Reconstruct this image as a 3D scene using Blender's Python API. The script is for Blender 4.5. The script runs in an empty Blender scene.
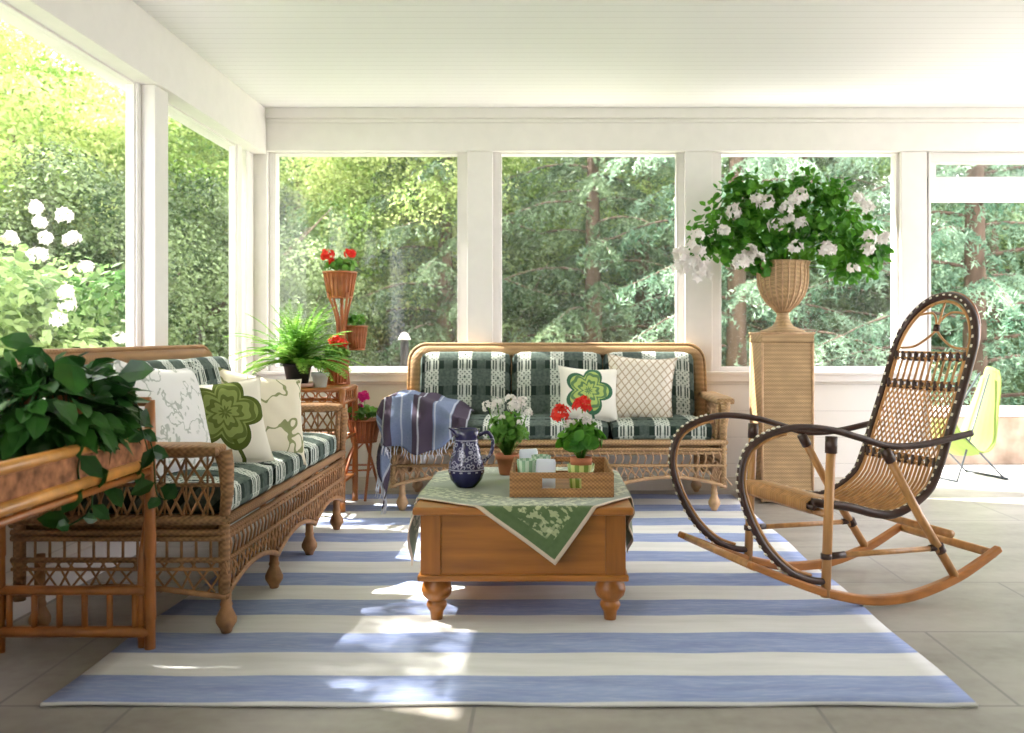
import bpy, math, random
import numpy as np
from mathutils import Vector, Matrix
random.seed(7); RNG = np.random.default_rng(7)
S = bpy.context.scene; COL = S.collection
PI = math.pi
# ------------------------------------------------------------------ camera, light, exposure
F = 920.0; CX, CY = 545.0, 335.0; H = 1.0
cd = bpy.data.cameras.new('camera'); cam = bpy.data.objects.new('camera', cd); COL.objects.link(cam)
cam.location = (0, 0, H); cam.rotation_euler = (PI/2, 0, 0)
cd.sensor_width = 36; cd.lens = F/1024*36; cd.shift_x = -(CX-512)/1024; cd.shift_y = (CY-366.5)/1024
cd.clip_end = 200; cd.dof.use_dof = True; cd.dof.focus_distance = 4.0; cd.dof.aperture_fstop = 2.8; S.camera = cam
W = bpy.data.worlds.new('sky'); S.world = W; W.use_nodes = True
bg = W.node_tree.nodes['Background']; bg.inputs[0].default_value = (.97, .955, 1, 1); bg.inputs[1].default_value = 4.2
sd = bpy.data.lights.new('sun', 'SUN'); sun = bpy.data.objects.new('sun', sd); COL.objects.link(sun)
sd.energy = 17; sd.angle = math.radians(.8); sd.color = (1, .95, .86)
sun.rotation_euler = Vector((.80, -.30, -.98)).to_track_quat('-Z', 'Y').to_euler(); sun.location = (-6, 8, 12)
S.view_settings.view_transform = 'Standard'; S.view_settings.look = 'None'
S.view_settings.gamma = 1; S.view_settings.use_curve_mapping = False; S.view_settings.exposure = 0.68

def at(px, py, Y):
    return Vector(((px-CX)/F*Y, Y, H-(py-CY)/F*Y))

# ------------------------------------------------------------------ material helpers
class E:
    def __init__(s, nt, k): s.nt = nt; s.k = k
    def _op(s, op, o=None, c=None):
        n = s.nt.nodes.new('ShaderNodeMath'); n.operation = op
        for i, q in enumerate((s, o, c)):
            if q is None: continue
            if isinstance(q, E): s.nt.links.new(q.k, n.inputs[i])
            else: n.inputs[i].default_value = q
        return E(s.nt, n.outputs[0])
    def __add__(s, o): return s._op('ADD', o)
    def __sub__(s, o): return s._op('SUBTRACT', o)
    def __mul__(s, o): return s._op('MULTIPLY', o)
    def __truediv__(s, o): return s._op('DIVIDE', o)
    def lt(s, o): return s._op('LESS_THAN', o)
    def gt(s, o): return s._op('GREATER_THAN', o)
    def abs(s): return s._op('ABSOLUTE')
    def frac(s): return s._op('FRACT')
    def floor(s): return s._op('FLOOR')
    def sin(s): return s._op('SINE')
    def cos(s): return s._op('COSINE')
    def sqrt(s): return s._op('SQRT')
    def max(s, o): return s._op('MAXIMUM', o)
    def min(s, o): return s._op('MINIMUM', o)
    def atan2(s, o): return s._op('ARCTAN2', o)
    def inv(s): return s*(-1)+1

class Mat:
    def __init__(s, name, rough=.6, spec=.4):
        s.m = bpy.data.materials.new(name); s.m.use_nodes = True; s.nt = s.m.node_tree
        s.b = s.nt.nodes['Principled BSDF']; s.b.inputs['Roughness'].default_value = rough
        s.b.inputs['Specular IOR Level'].default_value = spec
        s.tc = s.nt.nodes.new('ShaderNodeTexCoord')
    def xyz(s, src='Object'):
        n = s.nt.nodes.new('ShaderNodeSeparateXYZ'); s.nt.links.new(s.tc.outputs[src], n.inputs[0])
        return [E(s.nt, n.outputs[i]) for i in range(3)]
    def noise(s, scale, detail=3, stretch=None, src='Object'):
        n = s.nt.nodes.new('ShaderNodeTexNoise'); n.inputs['Scale'].default_value = scale; n.inputs['Detail'].default_value = detail
        if stretch:
            mp = s.nt.nodes.new('ShaderNodeMapping'); mp.inputs['Scale'].default_value = stretch
            s.nt.links.new(s.tc.outputs[src], mp.inputs[0]); s.nt.links.new(mp.outputs[0], n.inputs['Vector'])
        else: s.nt.links.new(s.tc.outputs[src], n.inputs['Vector'])
        return E(s.nt, n.outputs[0])
    def col(s, c):
        if isinstance(c, E): return c
        n = s.nt.nodes.new('ShaderNodeRGB'); n.outputs[0].default_value = (*c, 1); return E(s.nt, n.outputs[0])
    def mix(s, f, a, b):
        n = s.nt.nodes.new('ShaderNodeMix'); n.data_type = 'RGBA'
        s.nt.links.new(f.k, n.inputs[0]) if isinstance(f, E) else setattr(n.inputs[0], 'default_value', f)
        s.nt.links.new(s.col(a).k, n.inputs[6]); s.nt.links.new(s.col(b).k, n.inputs[7])
        return E(s.nt, n.outputs[2])
    def base(s, c): s.nt.links.new(s.col(c).k, s.b.inputs['Base Color']); s.c = c; return s
    def bump(s, h, st=.5, dist=.002):
        n = s.nt.nodes.new('ShaderNodeBump'); n.inputs['Strength'].default_value = st; n.inputs['Distance'].default_value = dist
        s.nt.links.new(h.k, n.inputs['Height']); s.nt.links.new(n.outputs[0], s.b.inputs['Normal']); return s
    def sharp(s, e, lo, hi):
        n = s.nt.nodes.new('ShaderNodeMapRange'); s.nt.links.new(e.k, n.inputs[0]); n.inputs[1].default_value = lo; n.inputs[2].default_value = hi
        return E(s.nt, n.outputs[0])

def plain(name, c, rough=.6, var=.12, scale=12, stretch=None, spec=.4, bump=0):
    M = Mat(name, rough, spec); n = M.noise(scale, 3, stretch)
    a = tuple(x*(1-var) for x in c); b = tuple(min(1, x*(1+var)) for x in c)
    M.base(M.mix(M.sharp(n, .3, .7), a, b))
    if bump: M.bump(n, bump, .004)
    return M.m
def foliage(name, c1, c2, scale=3, trans=.35, rough=.55):
    M = Mat(name, rough, .3); n = M.noise(scale, 3)
    if scale < 2: n = n*.6+M.noise(scale*4.5, 2)*.4
    c = M.mix(M.sharp(n, .40, .60) if scale < 2 else M.sharp(n, .35, .65), c1, c2); M.base(c)  # outdoor leaves: broad blotches paint bright highlights and shaded gaps into the colour
    t = M.nt.nodes.new('ShaderNodeBsdfTranslucent'); M.nt.links.new(c.k, t.inputs[0])
    mx = M.nt.nodes.new('ShaderNodeMixShader'); mx.inputs[0].default_value = trans
    M.nt.links.new(M.b.outputs[0], mx.inputs[1]); M.nt.links.new(t.outputs[0], mx.inputs[2])
    M.nt.links.new(mx.outputs[0], M.nt.nodes['Material Output'].inputs[0]); return M.m
def wood(name, c, axis=0, rough=.35):
    st = [14, 14, 14]; st[axis] = 1.2
    M = Mat(name, rough, .5); n = M.noise(2.2, 5, st)
    M.base(M.mix(M.sharp(n, .3, .7), tuple(x*.68 for x in c), tuple(min(1, x*1.22) for x in c))).bump(n, .15, .002); return M.m
def wicker(name, c, s=170, rough=.6):
    M = Mat(name, rough, .35); x, y, z = M.xyz()
    w = ((x+y)*s).sin()*(z*s*1.15).sin()+((z+y*.3)*s*1.15*.5).sin()*.5
    n = M.noise(9, 3); k = M.sharp(w, -1.2, 1.2)
    c0 = M.mix(M.sharp(n, .3, .7), tuple(v*.8 for v in c), tuple(min(1, v*1.2) for v in c))
    M.base(M.mix(k, tuple(v*.5 for v in c), c0)).bump(k, .7, .003); return M.m

WHITE = plain('painted_white', (.80, .765, .745), .45, .02)
CEILW = Mat('painted_ceiling', .5); _x, _y, _z = CEILW.xyz(); _g = ((_y/.075).frac()-.5).abs().gt(.46)
CEILW.base(CEILW.mix(_g, (.85, .835, .85), (.74, .725, .73))).bump(_g.inv(), .4, .004); CEILW = CEILW.m
M_ = Mat('painted_boards', .5); _x, _y, _z = M_.xyz(); _g = ((_z/.17).frac()-.5).abs().gt(.485)
M_.base(M_.mix(_g, (.80, .775, .74), (.66, .64, .61))).bump(_g.inv(), .5, .004); BOARDS = M_.m
BASEB = plain('beige_baseboard', (.62, .57, .50), .5, .04)
M_ = Mat('bluestone_floor', .42, .5); _x, _y, _z = M_.xyz(); _r = (_y/.62).floor()
_gx = (((_x+_r*.37)/.92).frac()-.5).abs().gt(.4945); _gy = ((_y/.62).frac()-.5).abs().gt(.4925); _g = _gx.max(_gy)
_n = M_.noise(3, 5, (.6, 1.5, 1)); _n2 = M_.noise(22, 4)
_c = M_.mix(M_.sharp(_n, .35, .65), (.22, .20, .175), (.34, .315, .285)); _c = M_.mix(M_.sharp(_n2, .3, .8)*.35, _c, (.42, .40, .37))
M_.base(M_.mix(_g, _c, (.20, .19, .18))).bump(_g.inv()+_n*.25, .4, .004); SLATE = M_.m
CONC = plain('pale_concrete', (.62, .60, .57), .8, .08, 6)
GRASSM = plain('lawn_grass', (.17, .24, .08), .9, .4, 2.5)
WIC = wicker('brown_wicker', (.38, .20, .09), 300); WICT = plain('rattan_strand', (.33, .165, .07), .5, .3, 25)
WICL = wicker('honey_wicker', (.50, .31, .15), 330); WICLT = plain('pale_rattan_strand', (.52, .33, .19), .5, .2, 25)
WICP = wicker('sand_wicker', (.56, .37, .19), 420)
TRAYM = wicker('chestnut_wicker', (.50, .25, .10), 420)
PINE = wood('honey_pine', (.37, .135, .022), 0, .32); PINEZ = wood('honey_pine_turned', (.33, .115, .018), 2, .32)
BAMB = plain('orange_bamboo', (.36, .125, .028), .3, .25, 14, None, .6); BAMBY = plain('golden_bamboo', (.60, .27, .06), .3, .25, 14, None, .6)
REDW = plain('reddish_rattan', (.40, .13, .05), .4, .25, 16); TERRA = plain('terracotta', (.47, .17, .08), .8, .15, 14)
BARK = plain('brown_bark', (.14, .095, .07), .9, .35, 12, (1, 1, .2)); BARKG = plain('grey_bark', (.26, .235, .21), .9, .3, 12, (1, 1, .2))
OAK = wood('golden_rattan_pole', (.52, .26, .09), 2, .35); OAKR = wood('bent_beech_rocker', (.42, .16, .035), 0, .35)
DARKW = plain('dark_rattan_wrap', (.05, .022, .015), .38, .3, 30, None, .5); IVORY = plain('pale_peg', (.80, .74, .62), .5, .06)
BLACK = plain('black_plastic', (.018, .018, .02), .45, .1); STEEL = plain('dark_metal', (.05, .06, .07), .4, .1)
PINKC = plain('pink_clay', (.62, .40, .33), .7, .1)

def cover_mat():
    M = Mat('green_coverlet_weave', .9, .1); x, y, z = M.xyz(); v0 = y+z
    du = ((x/.205+.5).frac()-.5)*.205; dv = ((v0/.165+.62).frac()-.5)*.165
    au = du.abs(); av = dv.abs(); incol = au.lt(.043)
    flower = av.lt(.052)
    s1 = ((au+av)/.027).frac().lt(.42); s2 = ((au-av+.2)/.027).frac().lt(.42); ring = (au*au+av*av).sqrt()
    dots = (s1*s2).max(ring.lt(.007))
    bars = au.gt(.008)*au.lt(.034)*((au-.021).abs().gt(.003))
    dark = flower*dots + flower.inv()*bars
    wv = (x*900).sin()*(v0*900).sin(); n = M.noise(60, 2); n = M.sharp(n, .3, .7)
    band = av.gt(.054); side = au.gt(.043)*au.lt(.075)
    base = M.mix(n, (.060, .085, .074), (.120, .150, .132)); base = M.mix(band*side, base, (.018, .030, .024)); base = M.mix(band*.35, base, (.03, .045, .038))
    cr = M.mix(n, (.44, .48, .43), (.62, .65, .59)); cc = M.mix(dark, cr, base)
    M.base(M.mix(incol, base, cc)).bump(wv, .2, .001); return M.m
COVER = cover_mat()
def pillow_floral(name, R, cx, cz, c_out, c_in, c_bg, k=5):
    M = Mat(name, .9, .1); x, y, z = M.xyz(); x = x-cx; z = z-cz
    r = (x*x+z*z).sqrt(); th = z.atan2(x); pet = (th*(k/2)).cos().abs()*.36+.66
    q = r/(pet*R); n = M.noise(30, 3)
    f = q.lt(1); rim = q.gt(.84)*f; rings = ((q*3.1+(th*k*2).cos()*.16).frac().lt(.42))*f
    c = M.mix(f, c_bg, c_in); c = M.mix(rings*.8, c, c_out); c = M.mix(rim, c, c_out)
    stem = (x-(z*z)*1.6).abs().lt(.008)*z.lt(-R*.7); c = M.mix(stem, c, c_out)
    blob = M.sharp(M.noise(8, 2), .60, .62)*f.inv()*z.lt(-R*.7); c = M.mix(blob, c, (.42, .40, .05))
    M.base(c).bump(n, .2, .002); return M.m
def pillow_lattice():
    M = Mat('ivory_lattice_fabric', .9, .1); x, y, z = M.xyz(); s = .056
    a = (((x*1.25+z)/s).frac()-.5).abs().gt(.40); b = (((x*1.25-z)/s).frac()-.5).abs().gt(.40)
    M.base(M.mix(a.max(b), (.80, .74, .66), (.50, .40, .29))).bump(M.noise(80), .2, .002); return M.m
def pillow_sketch():
    M = Mat('white_branch_print_fabric', .9, .1); n = M.noise(9, 3); m = M.noise(26, 4)
    a = (n-.5).abs().lt(.012); b = M.sharp(m, .60, .64)*M.sharp(M.noise(5, 1), .48, .55)
    M.base(M.mix(a.max(b)*.75, (.78, .775, .76), (.33, .37, .32))).bump(M.noise(60), .2, .002); return M.m
FLOR1 = pillow_floral('green_crewel_flower_fabric', .155, .0, .03, (.075, .10, .02), (.22, .27, .08), (.74, .70, .60))
FLOR2 = pillow_floral('lime_petal_flower_fabric', .142, -.01, .01, (.05, .14, .08), (.38, .50, .15), (.80, .78, .70))
M_ = Mat('cream_vine_fabric', .9, .1); _n = M_.noise(7, 2); CREAMV = M_.base(M_.mix((_n-.5).abs().lt(.016), (.72, .66, .52), (.25, .27, .13))).m
LATT = pillow_lattice(); SKET = pillow_sketch()
def rug_mat():
    M = Mat('striped_rug_weave', .95, .05); x, y, z = M.xyz(); n = M.noise(3, 4, (1, 6, 1)); n2 = M.noise(60, 3, (.3, 2, 1))
    yy = y+(M.noise(2.5, 2)-.5)*.02
    st = ((yy-2.48)/.384).frac().lt(.5)
    bl = M.mix(M.sharp(n, .3, .7), (.245, .305, .535), (.34, .41, .63)); wh = M.mix(M.sharp(n, .3, .7), (.66, .66, .65), (.77, .765, .76))
    c = M.mix(st, wh, bl); c = M.mix(M.sharp(n2, .45, .9)*.3, c, (.8, .8, .85))
    M.base(c).bump((y*900).sin()+n*3, .25, .002); return M.m
RUG = rug_mat()
def cloth_mat():
    M = Mat('green_jacquard_cloth', .75, .2)
    n = M.nt.nodes.new('ShaderNodeSeparateXYZ'); M.nt.links.new(M.tc.outputs['UV'], n.inputs[0])
    a = E(M.nt, n.outputs[0]); b = E(M.nt, n.outputs[1])
    da = a.min(a.inv()); db = b.min(b.inv()); e = da.min(db)
    band = e.gt(.055)*e.lt(.21); gl = M.sharp(M.noise(34, 2, (1.0, 1.6, 1), 'UV'), .52, .55)
    ck = ((a*26).frac().lt(.45)*(b*26).frac().lt(.55)).max((a*13).frac().lt(.12))
    pat = band*(gl*.7+ck*.75*M.sharp(M.noise(10, 2, None, 'UV'), .45, .55))
    c = M.mix(M.noise(50, 2, None, 'UV'), (.065, .115, .04), (.115, .175, .07)); c = M.mix(pat, c, (.48, .52, .30)); c = M.mix(e.lt(.014), c, (.62, .50, .38))
    M.base(c); M.b.inputs['Sheen Weight'].default_value = .5; return M.m
CLOTH = cloth_mat()
def throw_mat():
    M = Mat('blue_woven_throw', .9, .1)
    n = M.nt.nodes.new('ShaderNodeSeparateXYZ'); M.nt.links.new(M.tc.outputs['UV'], n.inputs[0])
    a = E(M.nt, n.outputs[0]); b = E(M.nt, n.outputs[1])
    c = M.mix(M.noise(40, 3, (1, 8, 1), 'UV'), (.07, .10, .18), (.24, .28, .40))
    s = ((a*3.3+.1).frac()).lt(.5); c = M.mix(s*.9, c, (.05, .03, .045)); l = ((a*8+.1).frac()).lt(.1); c = M.mix(l*.6, c, (.5, .53, .6))
    M.base(c).bump(M.noise(120, 2, None, 'UV'), .4, .003); return M.m
THROW = throw_mat(); FRINGE = plain('pale_fringe', (.62, .64, .72), .9, .1)
def jug_mat():
    M = Mat('painted_cobalt_glaze', .12, .7); x, y, z = M.xyz(); th = y.atan2(x)
    v = M.nt.nodes.new('ShaderNodeTexVoronoi'); v.inputs['Scale'].default_value = 62; M.nt.links.new(M.tc.outputs['Object'], v.inputs[0])
    d = E(M.nt, v.outputs[0]); sc = (d-.42).abs().lt(.10); bd = z.gt(.075)*z.lt(.175)
    ln = ((z-.07).abs().lt(.0025)).max((z-.18).abs().lt(.002)); dt = (th*14).sin().gt(.4)*((z-.062).abs().lt(.003))
    c = M.mix((sc*bd).max(ln).max(dt), (.022, .020, .085), (.34, .34, .48)); M.base(c); return M.m
JUG = jug_mat()
def glass_stripes(name, c1, c2):
    M = Mat(name, .15, .5); x, y, z = M.xyz(); th = y.atan2(x)
    M.base(M.mix((th*9).sin().gt(0), c1, c2)); M.b.inputs['Transmission Weight'].default_value = .25; return M.m
GS1 = glass_stripes('pale_green_striped_glass', (.62, .78, .62), (.30, .52, .34)); GS2 = glass_stripes('olive_striped_glass', (.70, .72, .25), (.24, .36, .06))
PAPER = plain('white_paper', (.72, .77, .88), .7, .03)
SOIL = plain('dark_soil', (.05, .035, .025), .95, .3, 60)
GERL = foliage('geranium_leaf', (.07, .22, .03), (.20, .42, .07), 14, .3); GERD = foliage('bouquet_leaf', (.035, .16, .015), (.13, .36, .03), 9, .3)
POTH = foliage('pothos_leaf', (.012, .05, .014), (.035, .12, .02), 7, .2, .3); FERN = foliage('fern_leaf', (.11, .33, .04), (.38, .60, .12), 9, .4)
WFL = foliage('white_petal', (.78, .72, .70), (.88, .86, .84), 12, .3); RFL = foliage('red_petal', (.70, .015, .012), (.85, .05, .03), 14, .3)
MFL = foliage('magenta_petal', (.62, .01, .20), (.75, .04, .32), 14, .3)
LIME = Mat('lime_canvas', .85, .1); _x, _y, _z = LIME.xyz(); LIME.base(LIME.mix(((_y*11).sin()*.5+.5), (.19, .26, .07), (.27, .35, .12))); LIME = LIME.m
GLASS = bpy.data.materials.new('window_glass'); GLASS.use_nodes = True; _nt = GLASS.node_tree; _nt.nodes.clear()
_o = _nt.nodes.new('ShaderNodeOutputMaterial'); _t = _nt.nodes.new('ShaderNodeBsdfTransparent'); _g = _nt.nodes.new('ShaderNodeBsdfGlossy'); _d = _nt.nodes.new('ShaderNodeBsdfDiffuse')
_g.inputs['Roughness'].default_value = .05; _d.inputs[0].default_value = (.8, .82, .82, 1)
_m = _nt.nodes.new('ShaderNodeMixShader'); _m.inputs[0].default_value = .018; _m2 = _nt.nodes.new('ShaderNodeMixShader'); _m2.inputs[0].default_value = .025  # small white diffuse share paints a reflection haze over the panes
_nt.links.new(_t.outputs[0], _m.inputs[1]); _nt.links.new(_g.outputs[0], _m.inputs[2]); _nt.links.new(_m.outputs[0], _m2.inputs[1]); _nt.links.new(_d.outputs[0], _m2.inputs[2]); _nt.links.new(_m2.outputs[0], _o.inputs[0])

# ------------------------------------------------------------------ mesh helpers
class MB:
    def __init__(s): s.v = []; s.f = []; s.mi = []; s.cur = 0; s.uv = {}
    def add(s, vs, fs):
        b = len(s.v); s.v.extend([tuple(p) for p in vs]); s.f.extend([tuple(b+i for i in f) for f in fs]); s.mi.extend([s.cur]*len(fs)); return b
    def box(s, lo, hi, R=None, c=None):
        vs = [Vector((x, y, z)) for x in (lo[0], hi[0]) for y in (lo[1], hi[1]) for z in (lo[2], hi[2])]
        if R is not None:
            c = Vector(c) if c is not None else Vector((0, 0, 0)); vs = [R @ v + c for v in vs]
        s.add(vs, [(0, 1, 3, 2), (4, 6, 7, 5), (0, 4, 5, 1), (2, 3, 7, 6), (0, 2, 6, 4), (1, 5, 7, 3)]); return s
    def tube(s, pts, r=.01, seg=6, closed=False, flat=1.0):
        P = [Vector(p) for p in pts]; n = len(P); R = r if isinstance(r, (list, tuple)) else [r]*n
        vs = []; up = None
        for i in range(n):
            a = P[(i-1) % n] if (closed or i) else P[0]; b = P[(i+1) % n] if (closed or i < n-1) else P[-1]
            t = (b-a); t = t.normalized() if t.length > 1e-9 else Vector((0, 0, 1))
            if up is None:
                up = Vector((0, 0, 1)) if abs(t.z) < .9 else Vector((1, 0, 0))
            x = t.cross(up); x = x.normalized() if x.length > 1e-6 else t.orthogonal().normalized(); y = x.cross(t).normalized(); up = y
            for k in range(seg):
                q = 2*PI*k/seg; vs.append(P[i]+x*math.cos(q)*R[i]+y*math.sin(q)*R[i]*flat)
        fs = []
        for i in range(n if closed else n-1):
            j = (i+1) % n
            for k in range(seg): k2 = (k+1) % seg; fs.append((i*seg+k, i*seg+k2, j*seg+k2, j*seg+k))
        if not closed: fs.append(tuple(range(seg))[::-1]); fs.append(tuple((n-1)*seg+k for k in range(seg)))
        s.add(vs, fs); return s
    def lathe(s, prof, c=(0, 0, 0), seg=24, flute=0, fn=0):
        vs = []
        for r, z in prof:
            for k in range(seg):
                q = 2*PI*k/seg; rr = r*(1+flute*math.cos(q*fn)); vs.append((c[0]+rr*math.cos(q), c[1]+rr*math.sin(q), c[2]+z))
        fs = []
        for i in range(len(prof)-1):
            for k in range(seg): k2 = (k+1) % seg; fs.append((i*seg+k, i*seg+k2, (i+1)*seg+k2, (i+1)*seg+k))
        fs.append(tuple(range(seg))[::-1]); fs.append(tuple((len(prof)-1)*seg+k for k in range(seg)))
        s.add(vs, fs); return s
    def grid(s, fn, nu, nv, uv=False):
        vs = [fn(i/nu, j/nv) for i in range(nu+1) for j in range(nv+1)]
        fs = [(i*(nv+1)+j, (i+1)*(nv+1)+j, (i+1)*(nv+1)+j+1, i*(nv+1)+j+1) for i in range(nu) for j in range(nv)]
        b = s.add(vs, fs)
        if uv:
            for i in range(nu+1):
                for j in range(nv+1): s.uv[b+i*(nv+1)+j] = (i/nu, j/nv)
        return s
    def rbox(s, h, r, puff=0, n=7, c=(0, 0, 0), shear=None):
        for ax in range(3):
            for sg in (-1, 1):
                o = [a for a in range(3) if a != ax]
                def fn(u, v):
                    p = [0, 0, 0]; p[ax] = sg; p[o[0]] = (2*u-1); p[o[1]] = (2*v-1)
                    q = [math.copysign(abs(t)**.75, t) for t in p]
                    w = [q[k]*h[k] for k in range(3)]; k_ = [max(-(h[k]-r), min(h[k]-r, w[k])) for k in range(3)]
                    d = Vector([w[k]-k_[k] for k in range(3)])
                    d = d.normalized()*r if d.length > 1e-9 else d
                    P = Vector(k_)+d
                    if puff:
                        m = 1
                        for k in range(3):
                            m2 = 1
                            for l in range(3):
                                if l != k: m2 *= max(0, 1-p[l]**2)
                            P[k] += puff[k]*p[k]*m2
                    return P+Vector(c)
                s.grid(fn, n, n) if sg*(1 if ax != 1 else -1) > 0 else s.grid(lambda u, v: fn(v, u) if False else fn(u, v), n, n)
        return s
    def build(s, name, mats, parent=None, smooth=True, loc=None, rot=None, bevel=0, solid=0, weld=0):
        me = bpy.data.meshes.new(name); me.from_pydata(s.v, [], s.f)
        if not isinstance(mats, (list, tuple)): mats = [mats]
        for m in mats: me.materials.append(m)
        if len(mats) > 1: me.polygons.foreach_set('material_index', s.mi)
        if smooth: me.polygons.foreach_set('use_smooth', [True]*len(s.f))
        if s.uv:
            l = me.uv_layers.new(name='UVMap')
            for lp in me.loops: l.data[lp.index].uv = s.uv.get(lp.vertex_index, (0, 0))
        o = bpy.data.objects.new(name, me); COL.objects.link(o)
        if parent: o.parent = parent
        if loc is not None: o.location = loc
        if rot is not None: o.rotation_euler = rot
        if weld: w = o.modifiers.new('w', 'WELD'); w.merge_threshold = weld
        if bevel:
            b = o.modifiers.new('b', 'BEVEL'); b.width = bevel; b.segments = 2; b.limit_method = 'ANGLE'; b.angle_limit = math.radians(40)
        if solid: d = o.modifiers.new('s', 'SOLIDIFY'); d.thickness = solid; d.offset = 0
        return o
def tag(o, label=None, cat=None, group=None, kind=None):
    if label: o['label'] = label
    if cat: o['category'] = cat
    if group: o['group'] = group
    if kind: o['kind'] = kind
    return o
def empty(name, loc, rz=0):
    o = bpy.data.objects.new(name, None); COL.objects.link(o); o.location = loc; o.rotation_euler = (0, 0, rz); o.empty_display_size = .1; return o
def struct(name, mb, m, bevel=0, label=None, parent=None):
    o = mb.build(name, m, parent, smooth=False, bevel=bevel)
    if not parent: tag(o, label, None, None, 'structure')
    return o
def bez(P, n=10, closed=False):
    P = [Vector(p) for p in P]; out = []; m = len(P)
    for i in range(m if closed else m-1):
        g = (lambda k: P[k % m]) if closed else (lambda k: P[max(0, min(m-1, k))])
        a, b, c, d = g(i-1), g(i), g(i+1), g(i+2)
        for k in range(n):
            t = k/n; out.append(.5*((2*b)+(c-a)*t+(2*a-5*b+4*c-d)*t*t+(3*b-a-3*c+d)*t**3))
    if not closed: out.append(P[-1])
    return out
def U(a, b): return random.uniform(a, b)
def rdir(zmin=-1):
    while True:
        v = Vector((U(-1, 1), U(-1, 1), U(-1, 1)))
        if .1 < v.length < 1 and v.normalized().z >= zmin: return v.normalized()
def leaf(mb, p, d, L, Wd, nrm=None, droop=.2):
    d = Vector(d).normalized(); nrm = Vector(nrm) if nrm is not None else rdir(.1)
    sd_ = d.cross(nrm); sd_ = sd_.normalized() if sd_.length > 1e-4 else d.orthogonal().normalized(); n = sd_.cross(d).normalized()
    p = Vector(p); c1 = p+d*L*.35-n*L*.02; c2 = p+d*L*.7-n*L*.04-Vector((0, 0, L*droop*.4)); t = p+d*L-Vector((0, 0, L*droop))
    mb.add([p, c1+sd_*Wd*.5+n*Wd*.1, c1, c1-sd_*Wd*.5+n*Wd*.1, c2+sd_*Wd*.4+n*Wd*.06, c2, c2-sd_*Wd*.4+n*Wd*.06, t],
           [(0, 1, 2), (0, 2, 3), (1, 4, 5, 2), (2, 5, 6, 3), (4, 7, 5), (5, 7, 6)])
def rleaf(mb, p, n, r):   # round cupped leaf
    n = Vector(n).normalized(); a = n.orthogonal().normalized(); b = n.cross(a); p = Vector(p); k = 8; o = U(0, 6)
    vs = [p]+[p+(a*math.cos(o+q*2*PI/k)+b*math.sin(o+q*2*PI/k))*r*(1 if q % 2 else .88)+n*r*.22 for q in range(k)]
    mb.add(vs, [(0, 1+q, 1+(q+1) % k) for q in range(k)])
def bloom(mb, c, r, n=28, pr=None):   # ball cluster of small florets
    c = Vector(c); pr = pr or r*.42
    for _ in range(n):
        d = rdir(-.5); p = c+d*r*U(.7, 1); nn = (d+rdir()*.4).normalized(); a = nn.orthogonal().normalized(); b = nn.cross(a); o = U(0, 6)
        vs = [p]
        for q in range(10):
            t = o+q*2*PI/10; rr = pr*(1 if q % 2 else .55); vs.append(p+(a*math.cos(t)+b*math.sin(t))*rr+nn*pr*.15)
        mb.add(vs, [(0, 1+q, 1+(q+1) % 10) for q in range(10)])

# ------------------------------------------------------------------ the setting
YB = 5.94
struct('floor', MB().box((-1.95, -.5, -.12), (3.6, 6.12, 0)), SLATE, label='grey bluestone paved porch floor')
struct('patio', MB().box((1.2, 6.12, -.14), (9, 9.6, -.02)), CONC, label='bright pale patio outside the doorway')
struct('lawn', MB().box((-22, -6, -.5), (22, 40, -.14)), GRASSM, label='green lawn outside the porch')
struct('terrace', MB().box((3.6, -3, -.14), (9, 6.12, -.02)), SLATE, label='unseen bluestone terrace added right of the porch to limit bounce light')  # added out of view, dark stone so less sun bounces onto the ceiling
struct('gravel', MB().box((-3.6, -3, -.2), (-2.0, 6.4, -.12)).box((-2.0, 6.12, -.2), (1.2, 6.9, -.12)), CONC, label='pale gravel strip added around the porch for neutral bounce light')  # added pale ground, keeps green lawn bounce off ceiling and walls
struct('wall_front_added', MB().box((-2.0, -1.15, 0), (3.6, -1.0, 2.45)), BOARDS, label='unseen house wall added behind the viewer to block front light')  # added out of view so light comes mainly from back and left
struct('wall_right_added', MB().box((3.6, -1.15, 0), (3.75, 2.7, 2.45)), BOARDS, label='unseen white wall added at the right of the viewer to block side light')  # added out of view to darken the near part of the room
struct('ceiling', MB().box((-1.95, -1.0, 2.45), (4.2, 6.12, 2.55)), CEILW, label='white beadboard porch ceiling')
struct('wall_back', MB().box((-1.95, YB, 0), (2.44, YB+.14, .74)), BOARDS, label='low off-white boarded wall under the back windows')
struct('wall_left', MB().box((-2.0, -.4, 0), (-1.88, YB, .74)), BOARDS, label='low off-white wall under the left windows')
struct('baseboard_back', MB().box((-1.88, YB-.02, 0), (2.44, YB, .07)).box((-1.88, YB-.012, .07), (2.44, YB, .085)), BASEB, label='beige baseboard along the back wall')
struct('baseboard_left', MB().box((-1.88, -.4, 0), (-1.862, YB-.02, .13)), WHITE, label='white baseboard along the left wall')
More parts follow.
